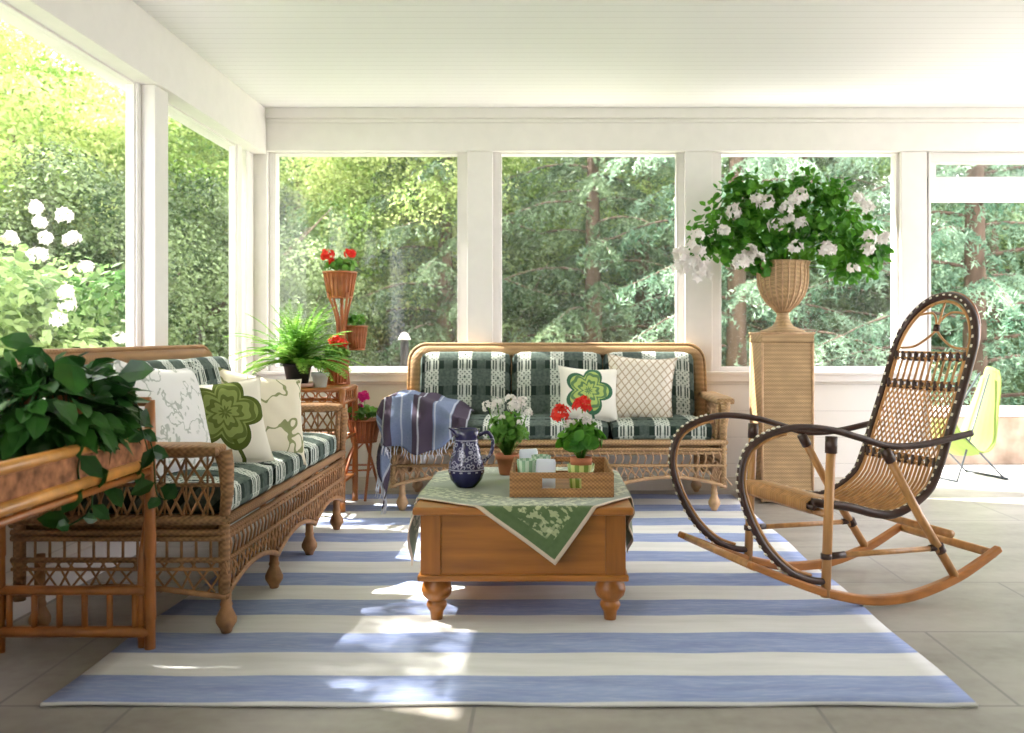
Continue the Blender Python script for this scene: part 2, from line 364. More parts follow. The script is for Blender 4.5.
# beams
struct('trim_1', MB().box((-1.95, YB-.045, 2.18), (3.6, YB+.16, 2.45)).box((-1.785, YB-.075, 2.385), (3.6, YB-.045, 2.45)).box((-1.785, YB-.058, 2.36), (3.6, YB-.045, 2.385)), WHITE, .004, 'white back beam with crown moulding')
struct('trim_2', MB().box((-2.0, -.5, 2.16), (-1.785, YB-.045, 2.45)), WHITE, .004, 'white left beam under the ceiling')
tn = [3]
def trim(mb, label):
    struct('trim_%d' % tn[0], mb, WHITE, .003, label); tn[0] += 1
def bpost(x0, x1, f0, f1, label):
    trim(MB().box((x0, YB+.01, .74), (x1, YB+.13, 2.18)).box((f0, YB-.03, .74), (f1, YB+.01, 2.18)), label)
bpost(-.557, -.290, -.50, -.336, 'white post between the first and second back windows')
bpost(.858, 1.131, .90, 1.075, 'white post between the second and third back windows')
bpost(2.28, 2.47, 2.29, 2.455, 'white post left of the doorway')
trim(MB().box((-1.88, YB-.03, .74), (-1.785, YB+.13, 2.18)).box((-1.785, YB+.01, .74), (-1.752, YB+.13, 2.18)), 'white corner post')
trim(MB().box((-1.90, YB-.045, .70), (2.44, YB+.14, .745)).box((-1.88, YB-.06, .745), (2.44, YB+.02, .765)), 'white window sill along the back wall')
trim(MB().box((-2.0, -.4, .70), (-1.84, YB-.06, .745)), 'white window sill along the left wall')
def lpost(y0, y1, label):
    trim(MB().box((-1.925, y0, .745), (-1.87, y1, 2.16)).box((-1.871, y0+.04, .745), (-1.805, y1-.11, 2.16)), label)
lpost(4.22, 4.52, 'wide white post in the left window wall'); lpost(2.70, 3.0, 'white post at the near end of the left window wall'); lpost(1.18, 1.48, 'nearest white post of the left window wall')
trim(MB().box((-1.925, 5.60, .745), (-1.87, 5.68, 2.16)), 'slim white mullion in the far left window')
trim(MB().box((-1.925, 5.76, .745), (-1.87, YB-.03, 2.16)), 'white jamb beside the back left corner')
def window(n, x0, x1, z0, z1, Y, label, axis='x'):
    e = empty('window_%d' % n, ((x0+x1)/2, Y, z0) if axis == 'x' else (Y, (x0+x1)/2, z0)); tag(e, label, None, None, 'structure')
    w = (x1-x0)/2; h = z1-z0; t = .010
    def bb(mb, a, b):
        if axis == 'x': mb.box(a, b)
        else: mb.box((-b[1], a[0], a[2]), (-a[1], b[0], b[2]))
        return mb
    fr = MB()
    for a, b in (((-w, -.02, 0), (w, .02, .03)), ((-w, -.02, h-t), (w, .02, h)), ((-w, -.02, .03), (-w+t, .02, h-t)), ((w-t, -.02, .03), (w, .02, h-t))): bb(fr, a, b)
    struct('window_frame', fr, WHITE, .002, None, e)
    struct('pane', bb(MB(), (-w+t, -.002, .03), (w-t, .002, h-t)), GLASS, 0, None, e)
window(1, -1.752, -.557, .765, 2.18, YB+.03, 'back window nearest the left corner')
window(2, -.290, .858, .765, 2.18, YB+.03, 'middle back window above the wicker sofa')
window(3, 1.131, 2.28, .765, 2.18, YB+.03, 'back window behind the urn')
window(4, 3.0, 4.22, .745, 2.16, -1.90, 'near left window onto the rhododendron', 'y')
window(5, 4.52, 5.60, .745, 2.16, -1.90, 'far left window', 'y')
window(6, 1.48, 2.70, .745, 2.16, -1.90, 'left window nearest the viewer', 'y')
# doorway: transom window over an open door frame
e = empty('door_1', (3.0, YB+.06, 0)); tag(e, 'open doorway with a narrow transom above, right of the back wall', None, None, 'structure')
struct('door_frame', MB().box((-.53, -.08, 0), (-.515, .05, 2.18)).box((-.53, -.07, 1.87), (.6, .05, 2.02)).box((-.53, -.05, 2.12), (.6, .05, 2.18)).box((-.52, -.05, 2.02), (-.47, .05, 2.12)).box((.55, -.06, 0), (.6, .05, 2.18)), WHITE, .003, None, e)
struct('transom_pane', MB().box((-.47, -.002, 2.02), (.55, .002, 2.12)), GLASS, 0, None, e)
# rug
struct_r = MB().grid(lambda u, v: Vector((-1.355+2.515*u+.006*math.sin(v*23), 2.47+3.24*v+.006*math.sin(u*17), .007+.0015*math.sin(u*31+v*9))), 40, 60)
o = struct_r.build('rug', RUG, solid=.008); tag(o, 'flat woven rug with wide blue and white stripes', 'rug')
o.location = (0, 0, 0)

# ------------------------------------------------------------------ wicker sofas (local: faces -y, floor at z=0)
def xlattice(mb, fn, nu, r=.004, cross=.9, seg=4, nv=5, bow=0):
    """woven strands crossing over the panel fn(u, v); nu crossings across"""
    for i in range(nu):
        for sgn in (-1, 1):
            pts = []
            for k in range(nv+1):
                v = k/nv; u = (i+.5)/nu+sgn*(cross/nu)*(v-.5)*1.5*(1+.25*math.sin(i*2.3))
                p = Vector(fn(min(1, max(0, u)), v)); pts.append(p)
            mb.tube(pts, r, seg)
def sofa(name, L, loc, rz, label, wm, sm, sofa_legs=4):
    root = empty(name, loc, rz); tag(root, label, 'sofa')
    hl = L/2; yf, yb = -.36, .34; ins = .06
    lx = [-hl+ins+(L-2*ins)*k/(sofa_legs-1) for k in range(sofa_legs)]
    prof = [(.017, .26), (.017, .105), (.021, .095), (.018, .085), (.034, .05), (.034, .035), (.02, .012), (.016, 0)]
    for x, y in [(x, yf+.02) for x in lx]+[(-hl+ins, yb-.06), (hl-ins, yb-.06)]:
        MB().lathe([(r, z) for r, z in prof[::-1]], (x, y, 0), 14).build('leg', sm, root)
    # seat frame: deck, rolled rails
    fr = MB(); fr.box((-hl+.03, yf+.03, .345), (hl-.03, yb-.02, .385))
    for z, dy, r in ((.385, 0, .016), (.345, .004, .010), (.325, .006, .010), (.255, 0, .009)):
        fr.tube([(-hl, yf+dy, z), (hl, yf+dy, z)], r, 8)
        for sx in (-1, 1): fr.tube([(sx*hl, yf, z), (sx*hl, yb, z)], r, 8)
    for sx in (-1, 1):
        fr.tube([(sx*(hl-.012), yf+.01, .13), (sx*(hl-.012), yf+.01, .40)], .019, 10); fr.tube([(sx*(hl-.012), yb-.02, .12), (sx*(hl-.012), yb-.02, .42)], .019, 10)
    fr.tube([(-hl, yb, .37), (hl, yb, .37)], .012, 8)
    fr.build('seat_frame', wm, root)
    # scalloped woven skirt
    def arch(u):
        t = (u*(sofa_legs-1)) % 1.0; return .135+.055*math.sin(PI*t)**.8
    n = int(L/.021)
    sk = MB()
    for i in range(n):
        u = (i+.5)/n; x = -hl+u*L; zb = arch(u); s_ = .017*(1 if i % 2 else -1)
        sk.tube([(x+s_, yf, .25), (x-s_*.3, yf-.004, (.25+zb)/2), (x-s_, yf, zb)], .0042, 4)
        if i % 2: sk.tube([(x-.01, yf, .345), (x+.008, yf-.004, .30), (x-.006, yf, .255)], .0045, 4)
        if i % 4 == 0: sk.tube([(x-.045, yf-.003, .25), (x+.045, yf-.003, zb+.005)], .0038, 4)
    sk.tube([(-hl+u/60*L, yf, arch(u/60 if u < 60 else .99999)) for u in range(61)], .011, 7)
    sk.build('skirt', sm, root)
    for sx in (-1, 1):
        sp = MB(); X = sx*hl
        xlattice(sp, lambda u, v: (X, yf+(yb-yf)*u, .15+.10*v), 14, .004)
        for k in range(14): y = yf+.05+(yb-yf-.08)*k/13; sp.tube([(X, y, .25), (X, y, .345)], .005, 4)
        sp.tube([(X, yf, .135), (X, yf+.2, .16), (X, 0, .17), (X, yb-.2, .16), (X, yb, .14)], .010, 7); sp.tube([(X, yf, .225), (X, yb, .225)], .006, 6)
        sp.build('side_skirt', sm, root)
        # arm: rolled top, flared post, crossed strands
        ar = MB(); ar.rbox((.055, .33, .022), .020, n=6, c=(sx*(hl+.005), -.02, .615))
        ar.tube([(sx*(hl-.01), yf+.01, .385), (sx*(hl-.012), yf-.0, .47), (sx*(hl-.002), yf+.0, .56), (sx*(hl+.0), yf+.01, .61)], [.017, .021, .026, .030], 10)
        ar.tube([(sx*(hl-.05), yf+.02, .385), (sx*(hl-.035), yf+.015, .60)], .011, 8)
        ar.tube([(X, yf+.02, .50), (X, yb-.1, .50)], .007, 6)
        ar.build('armrest', wm, root)
        aw = MB(); xlattice(aw, lambda u, v: (X, yf+.04+(yb-yf-.1)*u, .39+.11*v), 17, .0045); xlattice(aw, lambda u, v: (X, yf+.04+(yb-yf-.1)*u, .50+.10*v), 14, .0045)
        for k in range(9): y = yf+.06+(yb-yf-.14)*k/8; aw.tube([(X, y, .39), (X, y, .60)], .0038, 4)
        aw.build('arm_weave', sm, root)
    # backrest: padded wicker border around a closed panel, leaning back
    bk = MB(); sh = lambda z: .22+(z-.38)*.20; bw = .085; HT = .93
    def outline(off):
        P = []; a = hl-.005-off; top = HT-off; r = .11-off*.3
        for q in range(9): t = PI-q*PI/16; P.append((-a+r+r*math.cos(t), top-r+r*math.sin(t)))
        for q in range(9): t = PI/2-q*PI/16; P.append((a-r+r*math.cos(t), top-r+r*math.sin(t)))
        return [(-a, .36)]+P+[(a, .36)]
    o1, o2 = outline(0), outline(bw); N = len(o1); vs = []
    for (x1, z1), (x2, z2) in zip(o1, o2):
        mx, mz = (x1+x2)/2, (z1+z2)/2
        vs += [(x1, sh(z1)+.0, z1), (mx+(x1-mx)*.6, sh(z1)-.03, mz+(z1-mz)*.6), (mx+(x2-mx)*.6, sh(z2)-.03, mz+(z2-mz)*.6), (x2, sh(z2), z2), (x2, sh(z2)+.02, z2), (x1, sh(z1)+.03, z1)]
    fs = [(i*6+k, i*6+(k+1) % 6, (i+1)*6+(k+1) % 6, (i+1)*6+k) for i in range(N-1) for k in range(6)]
    bk.add(vs, fs+[tuple(range(6))[::-1], tuple((N-1)*6+k for k in range(6))])
    bk.grid(lambda u, v: (-hl+.08+(L-.16)*u, sh(.37+.5*v)+.012, .37+.5*v), 4, 6)
    bk.tube([(x, sh(z)-.004, z) for x, z in o1], .011, 7)
    bk.build('backrest', wm, root)
    # cushions
    cw = (L-.12)/3
    for k in range(3):
        x = -hl+.06+cw*(k+.5)
        MB().rbox((cw/2-.004, .275, .055), .035, (0, .006, .014), c=(0, 0, 0)).build('seat_cushion', COVER, root, loc=(x, -.075, .44), weld=.0005)
    bw3 = (L-.17)/3
    for k in range(3):
        x = -hl+.085+bw3*(k+.5)
        MB().rbox((bw3/2-.004, .05, .205), .04, (0, .018, .006), c=(0, 0, 0)).build('back_cushion', COVER, root, loc=(x, .20, .675), rot=(-.16, 0, 0), weld=.0005)
    return root
sofa('wicker_sofa', 1.88, (.075, 5.53, 0.011), 0, 'honey wicker sofa with dark green coverlet cushions below the middle window', WICL, WICLT)
sofa('wicker_sofa', 1.74, (-1.40, 3.87, 0.011), PI/2, 'brown wicker sofa with green cushions along the left window wall', WIC, WICT)

# ------------------------------------------------------------------ throw pillows
def pillow(w, h, t, m, loc, rot, label, group=None, fr=None):
    mb = MB(); n = 22
    for sg in (-1, 1):
        def fn(u, v):
            a, b = 2*u-1, 2*v-1; ed = 1-.11*(1-a*a)*(b*b); e2 = 1-.11*(1-b*b)*(a*a)
            th = t/2*((1-a**4)*(1-b**4))**.55*(1-.15*(a*a+b*b)/2)
            wr = .004*math.sin(a*9+b*5)*math.sin(b*7)*(1-a*a)*(1-b*b)
            return Vector((a*w/2*e2, sg*(th+wr)-.0, b*h/2*ed))
        mb.grid(fn, n, n)
    o = mb.build('throw_pillow', m, loc=loc, rot=rot, weld=.0008); tag(o, label, 'pillow', group); return o
pillow(.37, .34, .13, FLOR2, (.255, 5.40, .650), (-.28, .05, .10), 'cream pillow with a lime green petal flower on the back sofa')
pillow(.42, .41, .14, LATT, (.565, 5.46, .680), (-.24, .06, -.12), 'ivory pillow with tan lattice lines on the back sofa')
pillow(.46, .44, .15, SKET, (-1.36, 3.30, .690), (-.28, .10, 1.36), 'white pillow with grey-green branch print leaning at the near arm of the left sofa')
pillow(.37, .37, .14, FLOR1, (-1.265, 3.60, .650), (-.34, -.06, .62), 'cream pillow with a dark green scrolled flower in the middle of the left sofa')
pillow(.40, .40, .13, CREAMV, (-1.20, 3.92, .650), (-.36, .16, .80), 'cream pillow with faint vines half hidden behind the green flower pillow')

# ------------------------------------------------------------------ woven throw over the back sofa's left arm
def throw():
    def fn(u, v):
        # u: across from outside the arm (left) over the arm to the seat (right); v: from back to front, then down the front
        s = u*1.0; fold = .014*math.sin(v*17+u*9)+.013*math.sin(u*30+v*6)
        if s < .36: x = -.945-.02*math.sin(v*5)+fold; z = .64-(.36-s)*1.25*(.45+.55*v)
        elif s < .62:
            t = (s-.36)/.26; x = -.945+t*.20; z = .64+.022*math.sin(t*PI)+fold*.5
        else:
            t = (s-.62)/.38; x = -.745+t*.27; z = .64-.10*t**1.4+.02*math.sin(v*9)*t+fold*.5
        if v < .55: y = 5.62-(v/.55)*.50; 
        else:
            t = (v-.55)/.45; y = 5.12-.035*math.sin(min(1, t*2)*PI/2)-.02*math.sin(u*22)*t; z -= t*(.10+.20*math.sin(min(1, max(0, (u-.18)/.75))*PI)**.8 if u > .18 else .16)
        return Vector((x, y+fold, z))
    mb = MB(); mb.grid(fn, 60, 44, True)
    th = mb.build('throw_blanket', THROW, solid=.006, loc=(.045, 0, 0)); tag(th, 'blue and plum woven throw with fringe draped over the sofa arm', 'blanket')
    fg = MB()
    for k in range(46):
        v = k/45*.98; p = fn(0, v); fg.tube([p, p+Vector((U(-.01, .01), U(-.01, .01), -.05)), p+Vector((U(-.02, .02), U(-.02, .01), -.10))], [.004, .003, .0015], 4)
    for k in range(40):
        u = .03+k/39*.95; p = fn(u, 1); fg.tube([p, p+Vector((U(-.01, .01), U(-.01, .005), -.025)), p+Vector((U(-.012, .012), U(-.015, .005), -.05))], [.0035, .003, .0015], 4)
    fg.build('fringe', FRINGE, th)
throw()

# ------------------------------------------------------------------ coffee table chest
TX0, TX1, TY0, TY1, TZ = -.452, .302, 3.13, 4.05, .412
def coffee_table():
    r = empty('coffee_table', ((TX0+TX1)/2, (TY0+TY1)/2, .011)); tag(r, 'honey pine chest coffee table with turned bun legs', 'coffee table')
    w = (TX1-TX0)/2; d = (TY1-TY0)/2; z = TZ-.011
    MB().box((-w, -d, z-.028), (w, d, z)).build('tabletop', PINE, r, False, bevel=.008)
    b = MB().box((-w+.032, -d+.03, .165), (w-.032, d-.03, z-.028)); b.build('apron_box', PINE, r, False, bevel=.002)
    for sx in (-1, 1):
        MB().box((sx*(w-.06)-.035, -d+.022, .165), (sx*(w-.06)+.035, -d+.04, z-.028)).build('corner_stile', PINEZ, r, False, bevel=.003)
    MB().box((-w+.015, -d+.012, .145), (w-.015, d-.012, .167)).build('base_moulding', PINE, r, False, bevel=.006)
    for sx in (-1, 1):
        for sy in (-1, 1):
            MB().lathe([(.020, 0), (.024, .03), (.028, .034), (.036, .05), (.034, .062), (.028, .066), (.034, .072), (.048, .085), (.054, .105), (.050, .125), (.036, .138), (.04, .147)], (sx*(w-.075), sy*(d-.075), 0), 24).build('leg', PINEZ, r)
coffee_table()
def cloth():
    T = Vector((.035, 2.925)); d1 = Vector((-.81, .587)); d2 = Vector((.587, .81)); S_ = .98
    def fn(u, v):
        p = T+d1*(u*S_)+d2*(v*S_); x, y = p; z = TZ+.006; dr = 0
        ox = max(0, TX0-x, x-TX1); oy = max(0, TY0-y, y-TY1)
        X = min(max(x, TX0-.004), TX1+.004); Y = min(max(y, TY0-.004), TY1+.004)
        drop = ox+oy; k = min(1, drop/.03)
        if x < TX0: X -= .010*k+.06*min(1, ox/.35)*(1 if ox > .03 else 0)+.012*math.sin(y*30)*min(1, ox/.1)
        if x > TX1: X += .010*k+.03*min(1, ox/.35)+.010*math.sin(y*30)*min(1, ox/.1)
        if y < TY0: Y -= .010*k+.006*math.sin(x*24)*min(1, oy/.1)
        if y > TY1: Y += .010*k
        z -= max(0, drop-.008); z += .0012*math.sin(x*19)*math.sin(y*23)*(1-k)
        return Vector((X, Y, z))
    mb = MB(); mb.grid(fn, 110, 110, True); o = mb.build('tablecloth', CLOTH, solid=.003)
    tag(o, 'green patterned cloth laid cornerwise over the coffee table', 'tablecloth')
cloth()
TT = TZ+.0085
def jug():
    r = empty('pitcher', (-.300, 3.51, TT), .35); tag(r, 'cobalt blue patterned pitcher on the green cloth', 'pitcher')
    MB().lathe([(.034, 0), (.040, .006), (.060, .03), (.069, .06), (.066, .095), (.054, .135), (.046, .17), (.046, .195), (.053, .222), (.049, .222), (.042, .195), (.042, .17)], (0, 0, 0), 32).build('body', JUG, r)
    MB().tube(bez([(.048, 0, .195), (.085, 0, .205), (.105, 0, .17), (.095, 0, .12), (.062, 0, .09)], 6), .0075, 8).build('handle', JUG, r)
    MB().grid(lambda u, v: Vector((-.042-.028*v*math.sin(u*PI), (-.5+u)*.06*(1-.45*v), .195+.029*v+.004*math.sin(u*PI)*v)), 8, 5).build('spout', JUG, r, solid=.003)
jug()
def pot(r, R, h, m=TERRA, rim=True):
    p = [(R*.66, 0), (R*.70, .003), (R*.90, h*.72), (R*1.0, h*.74), (R*1.04, h), (R*.93, h), (R*.9, h*.86), (.001, h*.85)] if rim else [(R*.7, 0), (R*.74, .004), (R, h), (R*.94, h), (R*.9, h*.86), (.001, h*.85)]
    MB().lathe(p, (0, 0, 0), 24).build('pot', m, r)
    MB().lathe([(R*.92, h*.84), (R*.9, h*.88), (.001, h*.9)], (0, 0, 0), 16).build('soil', SOIL, r)
def bush(mb, st, c, R, n, r, round_=True, zmin=-.4, L=.05):
    c = Vector(c)
    for _ in range(n):
        d = rdir(zmin); p = c+Vector((d.x*R[0], d.y*R[1], d.z*R[2]))*U(.45, 1)
        nn = (d+rdir()*.7+Vector((0, 0, .5))).normalized()
        if round_: rleaf(mb, p, nn, r*U(.7, 1.15))
        else: leaf(mb, p, (d+rdir()*.6+Vector((0, 0, .2))), L*U(.7, 1.2), r*U(.8, 1.2), nn)
        if st is not None and random.random() < .35: st.tube([(0, 0, c.z-R[2]*1.2), ((p.x)*.5, p.y*.5, (c.z-R[2]+p.z)/2), p], .0016, 4)
def potted(name, loc, R, h, label, leafR, leafn, leafr, blooms, m=GERL, bm=WFL, round_=True, lc=None, potm=TERRA, group=None, b2=None):
    r = empty(name, loc); tag(r, label, 'potted plant', group)
    if R: pot(r, R, h, potm)
    mb = MB(); st = MB(); c = lc or (0, 0, h+leafR[2]*.9); bush(mb, st, c, leafR, leafn, leafr, round_)
    mb.build('foliage', m, r, False); 
    for x, y, z, br in blooms:
        st.tube([(0, 0, h*.85), (x*.6, y*.6, (h+z)/2), (x, y, z)], .002, 4)
        b = MB(); bloom(b, (x, y, z), br, 26 if br < .03 else 46, br*.40); b.build('flower_head', bm, r, False)
    if b2:
        for x, y, z, br in b2[1]: b = MB(); bloom(b, (x, y, z), br, 16, br*.5); b.build('flower_head', b2[0], r, False)
    st.build('stems', m, r)
    return r
potted('potted_flowers', (-.155, 3.83, TT), .050, .085, 'small white-flowered plant in a terracotta pot beside the blue pitcher', (.085, .075, .095), 230, .016,
       [(-.08, -.02, .280, .028), (-.045, .01, .295, .024), (.03, -.02, .285, .030), (.06, .01, .30, .026), (.01, .03, .31, .024), (.085, -.03, .26, .020), (-.02, -.07, .24, .015), (.05, -.06, .22, .014)], lc=(0, 0, .175))
# tray and the things in it
def tray():
    r = empty('serving_tray', (.060, 3.50, TT)); tag(r, 'woven rattan tray with cut-out handles on the green cloth', 'tray')
    w, d, h, t = .182, .215, .082, .009
    MB().box((-w, -d, 0), (w, d, .008)).build('tray_base', TRAYM, r, False)
    def wall(a, b, name):   # panel along x or y with a handle slot
        mb = MB(); hx = .07
        if a == 'x':
            y0, y1 = b-t/2, b+t/2
            mb.box((-w, y0, 0), (-hx, y1, h)).box((hx, y0, 0), (w, y1, h)).box((-hx, y0, 0), (hx, y1, .032)).box((-hx, y0, h-.014), (hx, y1, h))
        else: mb.box((b-t/2, -d, 0), (b+t/2, d, h))
        mb.build(name, TRAYM, r, False, bevel=.002)
    wall('x', -d, 'front_panel'); wall('x', d, 'back_panel'); wall('y', -w, 'side_panel'); wall('y', w, 'side_panel')
    MB().tube([(-w, -d, h), (w, -d, h), (w, d, h), (-w, d, h)], .007, 7, True).build('rim', TRAYM, r)
tray()
tz = TT+.009
def tumbler(name, loc, R, h, m, label):
    r = empty(name, loc); tag(r, label, 'glass')
    MB().lathe([(R*.8, 0), (R*.82, .003), (R, h), (R*.93, h), (R*.76, .012), (.001, .010)], (0, 0, 0), 24).build('bowl', m, r)
tumbler('glass_tumbler', (-.066, 3.44, tz), .040, .105, GS1, 'pale green striped tumbler at the left of the tray')
tumbler('glass_tumbler', (-.015, 3.56, tz), .038, .105, GS1, 'pale green striped tumbler behind the white napkins')
o = MB().rbox((.037, .010, .056), .008, (0, .003, 0)).build('folded_napkin', PAPER, loc=(.002, 3.395, tz+.057), rot=(-.12, .03, .05), weld=.0005); tag(o, 'folded bluish white napkin standing at the front of the tray', 'napkin')
o = MB().rbox((.037, .009, .062), .008, (0, .003, 0)).build('folded_napkin', PAPER, loc=(-.062, 3.60, tz+.063), rot=(-.12, -.05, .1), weld=.0005); tag(o, 'folded white napkin standing behind the left tumbler', 'napkin')
tumbler('glass_cachepot', (.135, 3.45, tz), .052, .088, GS2, 'olive and yellow striped glass holding the geranium pot')
potted('potted_geranium', (.135, 3.45, tz+.013), .040, .10, 'red geranium in a clay pot inside the striped glass on the tray', (.082, .075, .07), 110, .026,
       [(-.078, -.02, .262, .036), (.004, -.03, .295, .036)], GERD, RFL, lc=(0, 0, .165), b2=(WFL, [(-.04, -.05, .235, .016), (.005, -.05, .245, .020), (.03, -.04, .235, .014), (-.055, -.04, .22, .012)]))

# ------------------------------------------------------------------ bentwood rattan rocking chair (t = forward, s = sideways, h = up)
def rocker():
    A = math.radians(19); u = Vector((-math.cos(A), -math.sin(A), 0)); w = Vector((-math.sin(A), math.cos(A), 0))
    root = empty('rocking_chair', (1.187, 3.639, 0)); tag(root, 'bentwood rattan rocking chair with looped arms and dark pegged wrapping', 'rocking chair')
    P = lambda t, s, h: u*t+w*s+Vector((0, 0, h))
    sd = .26
    rk = bez([(.60, .19), (.575, .178), (.4, .103), (.25, .046), (.08, .006), (-.1, .005), (-.3, .060), (-.44, .122), (-.52, .165)] and [(a, b, 0) for a, b in [(.60, .19), (.4, .105), (.25, .05), (.08, .012), (-.1, .012), (-.3, .060), (-.44, .122), (-.52, .165)]], 6)
    for sg in (-1, 1):
        mb = MB(); vs = []; N = len(rk)
        for i, q in enumerate(rk):
            dq = (rk[min(N-1, i+1)]-rk[max(0, i-1)]).normalized(); nx, nh = dq.y, -dq.x
            hh = .038*(1-.35*abs(i/(N-1)-.5)*2)
            if nh < 0: nx, nh = -nx, -nh
            for a, b in ((0, -.016), (0, .016), (hh, .016), (hh, -.016)): vs.append(P(q.x+nx*a, sg*sd+b, q.y+nh*a+.0))
        mb.add(vs, [(i*4+k, i*4+(k+1) % 4, (i+1)*4+(k+1) % 4, (i+1)*4+k) for i in range(N-1) for k in range(4)]+[(3, 2, 1, 0), tuple((N-1)*4+k for k in range(4))])
        mb.build('rocker', OAKR, root, False, bevel=.006)
        s_ = sg*sd
        MB().tube([P(.28, s_, .06), P(.268, s_, .35), P(.255, s_, .625)], .0175, 12).build('front_post', OAK, root)
        MB().tube([P(-.30, s_, .085), P(-.13, s_, .33), P(.02, s_, .575)], .0165, 12).build('rear_post', OAK, root)
        for a_, b_, r_ in (((.257, .575), (.255, .635), .0215), ((-.005, .535), (.022, .58), .0205), ((.262, .205), (.20, .206), .0125), ((.277, .196), (.277, .216), .0200), ((-.225, .20), (-.18, .20), .0125), ((-.236, .182), (-.222, .208), .0200)):
            MB().tube([P(a_[0], s_, a_[1]), P(b_[0], s_, b_[1])], r_, 10).build('joint_wrap', DARKW, root)
        MB().tube([P(.275, s_, .205), P(-.235, s_, .198)], .0105, 8).build('side_stretcher', OAK, root)
        hp = bez([P(t, s_, h) for t, h in [(.275, .115), (.34, .125), (.43, .162), (.53, .255), (.603, .385), (.63, .50), (.600, .60), (.52, .65), (.40, .672), (.255, .658), (.13, .625), (0, .590), (-.15, .590), (-.30, .612), (-.38, .625)]], 7)
        ar = MB().tube(hp, .0128, 10).build('arm_hoop', DARKW, root)
        pg = MB(); dots = bez([P(t, s_, h) for t, h in [(.34, .125), (.43, .162), (.53, .255), (.603, .385), (.63, .50), (.600, .60), (.52, .65), (.45, .667)]], 8)
        cc = P(.35, s_, .42)
        for i in range(3, len(dots)-2, 2):
            d = (dots[i]-cc).normalized(); t = (dots[i+1]-dots[i]).normalized(); q = dots[i]+d*.012
            pg.tube([q-t*.005, q+t*.005], .0060, 6)
        pg.build('pale_pegs', IVORY, ar)
        bd = MB().tube([dots[i]-(dots[i]-cc).normalized()*.018 for i in range(len(dots))], .006, 6).build('inner_cane', OAK, ar)
    # cross bars
    for t, h, r, nm in ((-.49, .155, .017, 'rear_cross_bar'), (-.285, .245, .015, 'rear_cross_bar'), (.57, .19, .014, 'front_cross_bar'), (.272, .355, .014, 'front_cross_bar')):
        MB().tube([P(t, -sd, h), P(t, sd, h)], r, 10).build(nm, OAK, root)
    MB().tube([P(.0, -.22, .325), P(.0, .22, .325)], .012, 8).build('seat_cross_bar', DARKW, root)
    # back and seat rail: one long hoop
    side = [(.315, .395), (.25, .385), (.15, .368), (.04, .338), (-.05, .330), (-.14, .362), (-.22, .42), (-.262, .50), (-.292, .58), (-.36, .76), (-.42, .93)]
    def hoop(inset=0, n=8):
        A_ = [(t, -(.222-inset), h) for t, h in side]; top = []
        for q in range(1, 12):
            a = PI*q/12; s = -math.cos(a)*(.222-inset); h = .93+math.sin(a)*(.232-inset); top.append((-.42-.35*(h-.93), s, h))
        B_ = [(t, (.222-inset), h) for t, h in side[::-1]]
        return bez([P(*q) for q in A_+top+B_], n)
    hp = hoop(); back = MB().tube(hp, .0165, 10).build('back_hoop', DARKW, root)
    MB().tube(hoop(.024), .007, 6).build('inner_cane', OAK, back)
    MB().tube([p+Vector((0, 0, 0))-u*.017+Vector((0, 0, .010)) for p in hp[60:-60]], .008, 6).build('outer_cane', BAMB, back)
    pg = MB()
    L_ = 0; last = 0
    for i in range(1, len(hp)):
        L_ += (hp[i]-hp[i-1]).length
        if L_-last > .034:
            last = L_; t = (hp[i]-hp[i-1]).normalized(); f = w.cross(t); f = f.normalized() if f.length > .3 else (u*.94+Vector((0, 0, .33))).normalized()
            if f.z < 0 and f.dot(u) < 0: f = -f
            for sg in (1, -1):
                pg.tube([hp[i]+f*sg*.0125-t*.006, hp[i]+f*sg*.0125+t*.006], .0072, 6, flat=.7)
    pg.build('pale_pegs', IVORY, back)
    sl = bez([(t, h, 0) for t, h in side], 10)
    arc = [0]
    for i in range(1, len(sl)): arc.append(arc[-1]+(sl[i]-sl[i-1]).length)
    def onside(d):   # point (t, h) at arc length d from the seat front
        for i in range(1, len(sl)):
            if arc[i] >= d: k = (d-arc[i-1])/max(1e-9, arc[i]-arc[i-1]); return sl[i-1].lerp(sl[i], k)
        return sl[-1]
    TOT = arc[-1]
    def d_at(h):
        for i in range(len(sl)-1, 0, -1):
            if sl[i].y <= h: return arc[i]
        return 0
    sag = lambda s: -.012*(1-(s/.21)**2)
    def Q(d, s): q = onside(max(0, min(TOT, d))); return P(q.x, s, q.y+sag(s)*(1 if d < .6 else .3))
    dA, dB, dC = d_at(.925), d_at(.80), d_at(.51)
    for d in (dA-.005, dB, dC):    # knotted cross bars of the back
        b = MB()
        for dd in (-.013, .013): b.tube([Q(d+dd, -.215), Q(d+dd, .215)], .0055, 6)
        kn = b.build('back_cross_bar', OAK, root); k_ = MB()
        for i in range(11):
            s = -.195+.039*i; k_.tube([Q(d-.018, s-.006), Q(d+.018, s+.006)], .0105, 6)
        k_.build('cane_knots', DARKW, kn)
    up = MB()
    for i in range(12): s = -.19+.38*i/11; up.tube([Q(dB, s), Q(dA, s)], .0052, 5)
    up.build('back_slats', OAK, root)
    la = MB(); nd = 15; wd = .40; Ld = dB-dC
    for i in range(-nd, nd*2):
        for sg in (-1, 1):
            pts = []
            for k in range(13):
                v = k/12; s = -.2+wd*(i/nd)+sg*v*Ld*.62
                if -.205 <= s <= .205: pts.append(Q(dC+v*Ld, s))
            if len(pts) > 1: la.tube(pts, .0038, 4)
    la.build('cane_lattice', OAK, root)
    ls = MB()
    for i in range(19): s = -.195+.39*i/18; ls.tube([Q(.20+(dC-.20)*k/12, s) for k in range(13)], .0062, 5)
    ls.build('seat_canes', OAK, root)
    rl = MB()   # tightly wound cane roll at the front of the seat
